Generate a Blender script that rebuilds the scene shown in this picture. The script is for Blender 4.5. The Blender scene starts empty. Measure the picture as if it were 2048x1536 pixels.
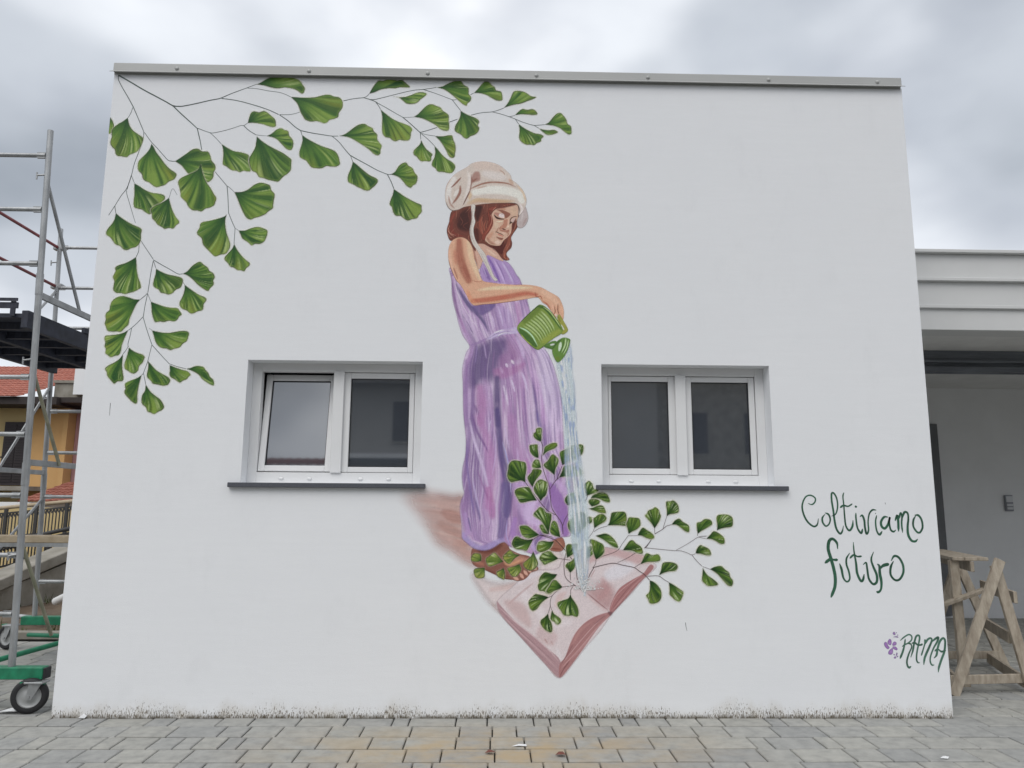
import bpy, bmesh, math, random
import numpy as np
from mathutils import Vector, Matrix

# ------------------------------------------------------------------ camera, sky, sun, exposure
scene = bpy.context.scene
COL = scene.collection
WALL_W, WALL_H = 6.795, 5.199
cd = bpy.data.cameras.new('camera'); cam = bpy.data.objects.new('camera', cd); COL.objects.link(cam)
cd.sensor_width = 36.0; cd.lens = 26.191; cd.clip_end = 2000
_yaw, _pitch, _roll = math.radians(1.2923), math.radians(9.0983), math.radians(0.3686)
_f = Vector((math.sin(_yaw)*math.cos(_pitch), math.cos(_yaw)*math.cos(_pitch), math.sin(_pitch)))
_r0 = Vector((math.cos(_yaw), -math.sin(_yaw), 0)); _u0 = _r0.cross(_f)
_r = math.cos(_roll)*_r0 + math.sin(_roll)*_u0; _u = -math.sin(_roll)*_r0 + math.cos(_roll)*_u0
m = Matrix((( _r.x, _u.x, -_f.x), (_r.y, _u.y, -_f.y), (_r.z, _u.z, -_f.z))).to_4x4()
m.translation = Vector((3.2751, -5.9358, 1.6))
cam.matrix_world = m
scene.camera = cam

SUN_EL, SUN_AZ = 52, 205            # degrees; azimuth measured from +Y towards +X: behind the camera, to its left
world = bpy.data.worlds.new('World'); scene.world = world; world.use_nodes = True
wn, wl = world.node_tree.nodes, world.node_tree.links
wn.clear()
wout = wn.new('ShaderNodeOutputWorld'); wbg = wn.new('ShaderNodeBackground')
sky = wn.new('ShaderNodeTexSky'); sky.sky_type = 'NISHITA'; sky.sun_disc = False
sky.sun_elevation = math.radians(SUN_EL); sky.sun_rotation = math.radians(SUN_AZ)
sky.air_density = 1.0; sky.dust_density = 3.0
skyb = wn.new('ShaderNodeVectorMath'); skyb.operation = 'SCALE'; skyb.inputs['Scale'].default_value = 0.10
wl.new(sky.outputs[0], skyb.inputs[0])
tc = wn.new('ShaderNodeTexCoord')
def wnoise(scale, detail, rough, off, stretch=(1, 1, 1.7)):
    mp = wn.new('ShaderNodeMapping'); mp.inputs['Scale'].default_value = stretch; mp.inputs['Location'].default_value = off
    nz = wn.new('ShaderNodeTexNoise'); nz.inputs['Scale'].default_value = scale
    nz.inputs['Detail'].default_value = detail; nz.inputs['Roughness'].default_value = rough
    nz.inputs['Distortion'].default_value = 0.0
    wl.new(tc.outputs['Generated'], mp.inputs['Vector']); wl.new(mp.outputs[0], nz.inputs['Vector'])
    return nz.outputs[0]
def wramp(sock, stops):
    r = wn.new('ShaderNodeValToRGB'); r.color_ramp.interpolation = 'EASE'
    while len(r.color_ramp.elements) < len(stops): r.color_ramp.elements.new(.5)
    for e, (p, c) in zip(r.color_ramp.elements, stops): e.position = p; e.color = (*c, 1)
    wl.new(sock, r.inputs[0]); return r.outputs[0]
big = wramp(wnoise(1.7, 3.5, .5, (-3.66, 3.47, 2.64)), [(.29, (.35, .385, .43)), (.42, (.52, .555, .61)), (.53, (.76, .79, .84)), (.64, (1.02, 1.03, 1.05))])
fine = wramp(wnoise(4.2, 4, .5, (3.1, .2, 5.)), [(.3, (.88, .885, .90)), (.7, (1.08, 1.08, 1.07))])
mul = wn.new('ShaderNodeMix'); mul.data_type = 'RGBA'; mul.blend_type = 'MULTIPLY'; mul.inputs[0].default_value = 1
wl.new(big, mul.inputs[6]); wl.new(fine, mul.inputs[7])
mixs = wn.new('ShaderNodeMix'); mixs.data_type = 'RGBA'; mixs.inputs[0].default_value = .93   # unbroken cloud, a little sky tint
wl.new(skyb.outputs[0], mixs.inputs[6]); wl.new(mul.outputs[2], mixs.inputs[7])
wl.new(mixs.outputs[2], wbg.inputs['Color']); wbg.inputs['Strength'].default_value = 1.0
wl.new(wbg.outputs[0], wout.inputs[0])

sd = bpy.data.lights.new('sun', 'SUN'); so = bpy.data.objects.new('sun', sd); COL.objects.link(so)
sd.energy = 1.3; sd.angle = math.radians(40); sd.color = (1, .975, .94)
_a, _e = math.radians(SUN_AZ), math.radians(SUN_EL)
_to = Vector((math.sin(_a)*math.cos(_e), math.cos(_a)*math.cos(_e), math.sin(_e)))
so.rotation_euler = _to.to_track_quat('Z', 'Y').to_euler()
scene.view_settings.view_transform = 'Standard'; scene.view_settings.look = 'None'
scene.view_settings.exposure = 0.22; scene.view_settings.gamma = 1
scene.cycles.transparent_max_bounces = 32

# ------------------------------------------------------------------ helpers
rng = np.random.default_rng(7); random.seed(7)
def lin(c): return tuple(((v/255)/12.92 if v/255 <= .04045 else ((v/255+.055)/1.055)**2.4) for v in c)
def tag(o, label=None, cat=None, group=None, kind=None):
    if label: o['label'] = label
    if cat: o['category'] = cat
    if group: o['group'] = group
    if kind: o['kind'] = kind
    return o
def empty(name, loc=(0, 0, 0)):
    o = bpy.data.objects.new(name, None); o.empty_display_size = .1; o.location = loc; COL.objects.link(o); return o
def link(name, me, mat=None, parent=None, loc=None):
    o = bpy.data.objects.new(name, me); COL.objects.link(o)
    if mat is not None and not me.materials: me.materials.append(mat)
    if parent is not None:
        o.parent = parent
        base = Vector((0, 0, 0)); p = parent
        while p is not None: base += p.location; p = p.parent
        o.location = (Vector(loc) if loc is not None else Vector((0, 0, 0))) - base
    elif loc is not None: o.location = loc
    return o
class MB:
    """collects boxes, bars and tubes in world metres; build() links them as one mesh"""
    def __init__(s): s.v = []; s.f = []; s.sm = []
    def add(s, vs, fs, smooth=False):
        n = len(s.v); s.v += [tuple(v) for v in vs]; s.f += [tuple(i+n for i in f) for f in fs]; s.sm += [smooth]*len(fs); return s
    def box(s, a, b, ch=0.0):
        (x0, y0, z0), (x1, y1, z1) = a, b
        x0, x1 = sorted((x0, x1)); y0, y1 = sorted((y0, y1)); z0, z1 = sorted((z0, z1))
        bm = bmesh.new(); bmesh.ops.create_cube(bm, size=1)
        for v in bm.verts: v.co = Vector(((x0+x1)/2+v.co.x*(x1-x0), (y0+y1)/2+v.co.y*(y1-y0), (z0+z1)/2+v.co.z*(z1-z0)))
        if ch > 0: bmesh.ops.bevel(bm, geom=list(bm.edges), offset=ch, segments=1, affect='EDGES')
        bm.verts.index_update()
        s.add([v.co.copy() for v in bm.verts], [[v.index for v in f.verts] for f in bm.faces]); bm.free(); return s
    def bar(s, p, q, w, h, up=(0, 0, 1), ch=0.0):
        p, q = Vector(p), Vector(q); d = (q-p); L = d.length; d.normalize()
        u = Vector(up); sd = d.cross(u)
        if sd.length < 1e-4: sd = d.cross(Vector((0, 1, 0)))
        sd.normalize(); u = sd.cross(d)
        t = MB().box((0, -w/2, -h/2), (L, w/2, h/2), ch)
        s.add([p+d*v[0]+sd*v[1]+u*v[2] for v in map(Vector, t.v)], t.f); return s
    def tube(s, p, q, r, n=14, r2=None, cap=True):
        p, q = Vector(p), Vector(q); d = (q-p).normalized(); r2 = r if r2 is None else r2
        a = d.orthogonal().normalized(); b = d.cross(a)
        vs = []
        for c, rr in ((p, r), (q, r2)):
            vs += [c+a*rr*math.cos(2*math.pi*i/n)+b*rr*math.sin(2*math.pi*i/n) for i in range(n)]
        s.add(vs, [(i, (i+1) % n, n+(i+1) % n, n+i) for i in range(n)], True)
        if cap: s.add(vs[:n][::-1], [tuple(range(n))]); s.add(vs[n:], [tuple(range(n))])
        return s
    def lathe(s, c, axis, prof, n=28):
        c, ax = Vector(c), Vector(axis).normalized(); a = ax.orthogonal().normalized(); b = ax.cross(a)
        vs = []
        for h, r in prof: vs += [c+ax*h+(a*math.cos(2*math.pi*i/n)+b*math.sin(2*math.pi*i/n))*r for i in range(n)]
        k = len(prof)
        s.add(vs, [(j*n+i, j*n+(i+1) % n, (j+1)*n+(i+1) % n, (j+1)*n+i) for j in range(k-1) for i in range(n)], True); return s
    def build(s, name, mat, parent=None):
        me = bpy.data.meshes.new(name); me.from_pydata(s.v, [], s.f); me.polygons.foreach_set('use_smooth', s.sm)
        me.update()
        bm = bmesh.new(); bm.from_mesh(me); bmesh.ops.recalc_face_normals(bm, faces=bm.faces); bm.to_mesh(me); bm.free()
        return link(name, me, mat, parent, (0, 0, 0))

# ------------------------------------------------------------------ materials
def mat(name, col, rough=.7, metal=0., spec=.5, var=.0, vscale=4., bump=0., bscale=60., col2=None, stretch=(1, 1, 1), rnd=0.):
    m = bpy.data.materials.new(name); m.use_nodes = True
    n, l = m.node_tree.nodes, m.node_tree.links; b = n['Principled BSDF']
    b.inputs['Roughness'].default_value = rough; b.inputs['Metallic'].default_value = metal; b.inputs['Specular IOR Level'].default_value = spec
    b.inputs['Base Color'].default_value = (*col, 1)
    geo = n.new('ShaderNodeNewGeometry'); mp = n.new('ShaderNodeMapping'); mp.inputs['Scale'].default_value = stretch
    l.new(geo.outputs['Position'], mp.inputs['Vector'])
    out = None
    if var > 0 or col2:
        nz = n.new('ShaderNodeTexNoise'); nz.inputs['Scale'].default_value = vscale; nz.inputs['Detail'].default_value = 6; nz.inputs['Roughness'].default_value = .6
        l.new(mp.outputs[0], nz.inputs['Vector'])
        r = n.new('ShaderNodeValToRGB'); r.color_ramp.elements[0].position = .32; r.color_ramp.elements[1].position = .68
        c2 = col2 if col2 else tuple(min(1, c*(1+var)) for c in col)
        c1 = col if col2 else tuple(c*(1-var) for c in col)
        r.color_ramp.elements[0].color = (*c1, 1); r.color_ramp.elements[1].color = (*c2, 1)
        l.new(nz.outputs[0], r.inputs[0]); out = r.outputs[0]
    if rnd > 0:
        oi = n.new('ShaderNodeObjectInfo'); mr = n.new('ShaderNodeMapRange'); mr.inputs['To Min'].default_value = 1-rnd; mr.inputs['To Max'].default_value = 1+rnd
        l.new(oi.outputs['Random'], mr.inputs['Value'])
        vm = n.new('ShaderNodeVectorMath'); vm.operation = 'SCALE'
        if out: l.new(out, vm.inputs[0])
        else: vm.inputs[0].default_value = col
        l.new(mr.outputs[0], vm.inputs['Scale']); out = vm.outputs[0]
    if out: l.new(out, b.inputs['Base Color'])
    if bump > 0:
        nb = n.new('ShaderNodeTexNoise'); nb.inputs['Scale'].default_value = bscale; nb.inputs['Detail'].default_value = 5
        l.new(mp.outputs[0], nb.inputs['Vector'])
        bp = n.new('ShaderNodeBump'); bp.inputs['Strength'].default_value = bump; bp.inputs['Distance'].default_value = .01
        l.new(nb.outputs[0], bp.inputs['Height']); l.new(bp.outputs[0], b.inputs['Normal'])
    return m

def wall_material():
    m = bpy.data.materials.new('white_plaster'); m.use_nodes = True
    n, l = m.node_tree.nodes, m.node_tree.links; b = n['Principled BSDF']; b.inputs['Roughness'].default_value = .85; b.inputs['Specular IOR Level'].default_value = .25
    geo = n.new('ShaderNodeNewGeometry'); sep = n.new('ShaderNodeSeparateXYZ'); l.new(geo.outputs['Position'], sep.inputs[0])
    def noise(scale, stretch=(1, 1, 1), detail=5, rough=.6):
        mp = n.new('ShaderNodeMapping'); mp.inputs['Scale'].default_value = stretch; l.new(geo.outputs['Position'], mp.inputs[0])
        z = n.new('ShaderNodeTexNoise'); z.inputs['Scale'].default_value = scale; z.inputs['Detail'].default_value = detail; z.inputs['Roughness'].default_value = rough
        l.new(mp.outputs[0], z.inputs['Vector']); return z.outputs[0]
    def mr(s, a, b_, c, d, clamp=True, smooth=True):
        k = n.new('ShaderNodeMapRange'); k.clamp = clamp
        if smooth: k.interpolation_type = 'SMOOTHSTEP'
        for i, v in zip(('From Min', 'From Max', 'To Min', 'To Max'), (a, b_, c, d)): k.inputs[i].default_value = v
        l.new(s, k.inputs['Value']); return k.outputs[0]
    def mth(op, a, b_):
        k = n.new('ShaderNodeMath'); k.operation = op
        for i, v in enumerate((a, b_)):
            if isinstance(v, (int, float)): k.inputs[i].default_value = v
            else: l.new(v, k.inputs[i])
        return k.outputs[0]
    def mix(f, a, c):
        k = n.new('ShaderNodeMix'); k.data_type = 'RGBA'; l.new(f, k.inputs[0])
        for i, v in ((6, a), (7, c)):
            if isinstance(v, tuple): k.inputs[i].default_value = (*v, 1)
            else: l.new(v, k.inputs[i])
        return k.outputs[2]
    base = mix(noise(1.3, (1, 1, 1.6), 6), (.775, .79, .812), (.83, .842, .86))
    roll = mix(mr(noise(7, (.25, 1, 3)), .35, .65, 0, .5), base, (.79, .802, .822))          # roller bands
    z = sep.outputs['Z']
    # damp mildew growing up from the pavement: height limit wanders along the wall
    lim = mr(noise(2.2, (1, 1, 0)), .30, .66, .05, .19)
    hgt = mth('DIVIDE', z, lim)
    fade = mr(hgt, 0, 1.25, 1, 0)
    specks = noise(130, (1, 1, .25), 3, .75)
    thr = mth('SUBTRACT', specks, mth('SUBTRACT', .72, mth('MULTIPLY', fade, .235)))
    spk = mth('MULTIPLY', mr(thr, 0, .04, 0, 1), mr(fade, .02, .3, 0, 1))
    haze = mth('MULTIPLY', mr(hgt, 0, 1.1, .6, 0), mr(noise(9, (1, 1, .6)), .3, .75, .1, 1))
    c = mix(haze, roll, (.46, .40, .30))
    c = mix(mth('MULTIPLY', spk, .85), c, (.10, .072, .038))
    foot = mth('MULTIPLY', mr(z, .0, .035, .9, 0), mr(noise(11, (1, 1, .2)), .36, .56, 0, 1))
    c = mix(foot, c, (.07, .056, .034))
    # a few loose dark flecks
    fl = mr(noise(26, (1, 1, 1), 2), .775, .80, 0, .6)
    c = mix(mth('MULTIPLY', fl, mr(z, .1, 1.2, 1, .25)), c, (.16, .15, .14))
    c = mix(mr(noise(230, (1, 1, 1), 2), .56, .72, 0, .22), c, (.56, .57, .58))
    c = mix(mr(noise(3.1, (1, 1, .5), 7, .7), .52, .75, 0, .22), c, (.66, .672, .69))
    l.new(c, b.inputs['Base Color'])
    bp = n.new('ShaderNodeBump'); bp.inputs['Strength'].default_value = .34; bp.inputs['Distance'].default_value = .004
    l.new(mth('ADD', noise(170, (1, 1, 1), 4), mth('MULTIPLY', noise(14, (.4, 1, 2)), .6)), bp.inputs['Height']); l.new(bp.outputs[0], b.inputs['Normal'])
    return m

def paver_material():
    m = bpy.data.materials.new('concrete_paver'); m.use_nodes = True
    n, l = m.node_tree.nodes, m.node_tree.links; b = n['Principled BSDF']; b.inputs['Roughness'].default_value = .8; b.inputs['Specular IOR Level'].default_value = .3
    geo = n.new('ShaderNodeNewGeometry'); oi = n.new('ShaderNodeObjectInfo')
    def noise(scale, detail=6, st=(1, 1, 1), off=(0, 0, 0)):
        mp = n.new('ShaderNodeMapping'); mp.inputs['Scale'].default_value = st; mp.inputs['Location'].default_value = off; l.new(geo.outputs['Position'], mp.inputs[0])
        z = n.new('ShaderNodeTexNoise'); z.inputs['Scale'].default_value = scale; z.inputs['Detail'].default_value = detail; z.inputs['Roughness'].default_value = .62
        l.new(mp.outputs[0], z.inputs['Vector']); return z.outputs[0]
    def ramp(s, stops):
        r = n.new('ShaderNodeValToRGB')
        while len(r.color_ramp.elements) < len(stops): r.color_ramp.elements.new(.5)
        for e, (p, c) in zip(r.color_ramp.elements, stops): e.position = p; e.color = (*c, 1)
        l.new(s, r.inputs[0]); return r.outputs[0]
    def mix(f, a, c, bt='MIX'):
        k = n.new('ShaderNodeMix'); k.data_type = 'RGBA'; k.blend_type = bt
        if isinstance(f, float): k.inputs[0].default_value = f
        else: l.new(f, k.inputs[0])
        for i, v in ((6, a), (7, c)):
            if isinstance(v, tuple): k.inputs[i].default_value = (*v, 1)
            else: l.new(v, k.inputs[i])
        return k.outputs[2]
    base = ramp(noise(11, 9), [(.3, (.265, .267, .258)), (.5, (.335, .335, .32)), (.75, (.40, .397, .378))])
    tint = ramp(oi.outputs['Random'], [(0, (.84, .85, .87)), (.4, (1, 1, .99)), (.8, (1.0, .99, .955)), (1, (1.1, 1.09, 1.05))])
    c = mix(1.0, base, tint, 'MULTIPLY')
    # iron-coloured run-off in front of the wall's middle
    sep = n.new('ShaderNodeSeparateXYZ'); l.new(geo.outputs['Position'], sep.inputs[0])
    def band(s, c0, w):
        k = n.new('ShaderNodeMath'); k.operation = 'SUBTRACT'; l.new(s, k.inputs[0]); k.inputs[1].default_value = c0
        a = n.new('ShaderNodeMath'); a.operation = 'ABSOLUTE'; l.new(k.outputs[0], a.inputs[0])
        r = n.new('ShaderNodeMapRange'); r.interpolation_type = 'SMOOTHSTEP'; r.inputs['From Min'].default_value = 0; r.inputs['From Max'].default_value = w; r.inputs['To Min'].default_value = 1; r.inputs['To Max'].default_value = 0
        l.new(a.outputs[0], r.inputs['Value']); return r.outputs[0]
    def mul(a, b_):
        k = n.new('ShaderNodeMath'); k.operation = 'MULTIPLY'
        for i, v in enumerate((a, b_)):
            if isinstance(v, float): k.inputs[i].default_value = v
            else: l.new(v, k.inputs[i])
        return k.outputs[0]
    st = ramp(noise(2.6, 5, (1, 1.6, 1), (2, 0, 0)), [(.36, (0, 0, 0)), (.60, (1, 1, 1))])
    c = mix(mul(mul(band(sep.outputs['X'], 3.3, 2.1), band(sep.outputs['Y'], -.72, .75)), st), c, (.42, .33, .21))
    spot = ramp(noise(70, 2), [(.70, (0, 0, 0)), (.74, (1, 1, 1))])
    c = mix(mul(spot, .35), c, (.13, .125, .11))
    l.new(c, b.inputs['Base Color'])
    bp = n.new('ShaderNodeBump'); bp.inputs['Strength'].default_value = .3; bp.inputs['Distance'].default_value = .004
    l.new(noise(120, 4), bp.inputs['Height']); l.new(bp.outputs[0], b.inputs['Normal'])
    return m

def paint_material():
    m = bpy.data.materials.new('wall_paint'); m.use_nodes = True
    n, l = m.node_tree.nodes, m.node_tree.links; b = n['Principled BSDF']; b.inputs['Roughness'].default_value = .6; b.inputs['Specular IOR Level'].default_value = .3
    at = n.new('ShaderNodeAttribute'); at.attribute_name = 'paint'
    geo = n.new('ShaderNodeNewGeometry')
    def nz(scale, st):
        mp = n.new('ShaderNodeMapping'); mp.inputs['Scale'].default_value = st; l.new(geo.outputs['Position'], mp.inputs[0])
        z = n.new('ShaderNodeTexNoise'); z.inputs['Scale'].default_value = scale; z.inputs['Detail'].default_value = 3; l.new(mp.outputs[0], z.inputs['Vector']); return z.outputs[0]
    grain = nz(150, (1, 1, 1))
    mr = n.new('ShaderNodeMapRange'); mr.inputs['From Min'].default_value = .3; mr.inputs['From Max'].default_value = .7; mr.inputs['To Min'].default_value = .86; mr.inputs['To Max'].default_value = 1.12
    l.new(grain, mr.inputs['Value'])
    vm = n.new('ShaderNodeVectorMath'); vm.operation = 'SCALE'; l.new(at.outputs['Color'], vm.inputs[0]); l.new(mr.outputs[0], vm.inputs['Scale'])
    l.new(vm.outputs[0], b.inputs['Base Color'])
    bp = n.new('ShaderNodeBump'); bp.inputs['Strength'].default_value = .3; bp.inputs['Distance'].default_value = .004
    l.new(grain, bp.inputs['Height']); l.new(bp.outputs[0], b.inputs['Normal'])
    tr = n.new('ShaderNodeBsdfTransparent'); mx = n.new('ShaderNodeMixShader')
    l.new(at.outputs['Alpha'], mx.inputs[0]); l.new(tr.outputs[0], mx.inputs[1]); l.new(b.outputs[0], mx.inputs[2]); l.new(mx.outputs[0], n['Material Output'].inputs['Surface'])
    return m

M = dict(
    plaster=wall_material(), paver=paver_material(), paint=paint_material(),
    coping=mat('grey_flashing', (.40, .405, .395), .5, .1, var=.06, vscale=2, stretch=(.4, 1, 1)),
    upvc=mat('white_window_frame', (.74, .745, .75), .35, var=.015, vscale=5),
    seal=mat('black_window_seal', (.02, .02, .022), .6),
    sill=mat('dark_grey_stone', (.075, .08, .095), .6, var=.3, vscale=160, bump=.1, bscale=300),
    dark=mat('dark_interior', (.03, .03, .034), .9),
    steel=mat('galvanised_steel', (.36, .37, .375), .42, .55, var=.22, vscale=9, bump=.08, bscale=90, stretch=(1, 1, .4)),
    oldsteel=mat('olive_steel_brace', (.30, .29, .21), .5, .4, var=.25, vscale=10),
    redsteel=mat('red_painted_tube', (.22, .055, .06), .5, .2, var=.3, vscale=12),
    green=mat('green_painted_steel', (.012, .19, .095), .42, var=.25, vscale=14),
    deck=mat('dark_deck', (.028, .032, .048), .65, var=.4, vscale=9, stretch=(4, 1, 1)),
    yellow=mat('yellow_sticker', (.75, .45, .02), .5),
    rubber=mat('black_rubber', (.016, .016, .018), .6),
    rim=mat('grey_wheel_rim', (.38, .39, .39), .45, .2, var=.1),
    wood=mat('weathered_timber', (.27, .225, .175), .85, col2=(.46, .405, .325), vscale=22, stretch=(1, 1, .3), bump=.4, bscale=90),
    plank=mat('pale_plank', (.34, .27, .18), .8, col2=(.46, .38, .27), vscale=7, bump=.2, bscale=50),
    annex=mat('pale_grey_render', (.78, .79, .80), .8, var=.04, vscale=1.5, bump=.05, bscale=120),
    fascia=mat('white_fascia', (.60, .605, .60), .5, var=.03, vscale=2),
    soffit=mat('grey_soffit', (.72, .72, .71), .8, var=.05),
    door=mat('dark_grey_door', (.14, .145, .155), .5, var=.1),
    beam=mat('dark_metal_rail', (.17, .185, .21), .5, .2, var=.25, vscale=6, stretch=(.3, 1, 3)),
    plastic=mat('grey_plastic', (.24, .25, .28), .4),
    plastic2=mat('light_grey_plastic', (.62, .63, .65), .4),
    ochre=mat('ochre_render', (.60, .36, .15), .85, var=.06, vscale=1.2), yellowr=mat('yellow_render', (.56, .44, .22), .85, var=.06, vscale=1.2),
    pink=mat('pink_render', (.50, .28, .28), .85, var=.06, vscale=1.2), cream=mat('cream_render', (.34, .33, .31), .85, var=.06, vscale=1.),
    tile=mat('red_roof_tile', (.24, .075, .05), .75, col2=(.36, .13, .09), vscale=5, rnd=.25),
    dtimber=mat('dark_timber', (.03, .022, .02), .7), shutter=mat('dark_brown_shutter', (.035, .028, .03), .6),
    concrete=mat('old_concrete', (.20, .185, .15), .9, col2=(.33, .31, .27), vscale=3, bump=.3, bscale=25),
    soil=mat('bare_soil', (.085, .06, .04), .95, col2=(.15, .11, .075), vscale=5, bump=.6, bscale=20),
    grass=mat('grass', (.05, .075, .02), .8, col2=(.10, .11, .04), vscale=8),
    bed=mat('joint_sand', (.028, .026, .022), .95, var=.3, vscale=12),
    iron=mat('dark_iron', (.06, .06, .06), .6, .3), whitep=mat('white_pipe', (.7, .7, .69), .4),
    leafd=mat('dry_red_leaf', (.16, .05, .035), .7, var=.3, vscale=40), paper=mat('white_scrap', (.72, .73, .74), .8),
    asphalt=mat('asphalt', (.055, .055, .055), .9, var=.2, vscale=30),
)
def glass_mat():
    m = bpy.data.materials.new('dark_reflective_glass'); m.use_nodes = True
    n, l = m.node_tree.nodes, m.node_tree.links; b = n['Principled BSDF']
    b.inputs['Base Color'].default_value = (.050, .060, .075, 1); b.inputs['Roughness'].default_value = .03
    b.inputs['IOR'].default_value = 3.2
    return m
M['glass'] = glass_mat()

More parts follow.
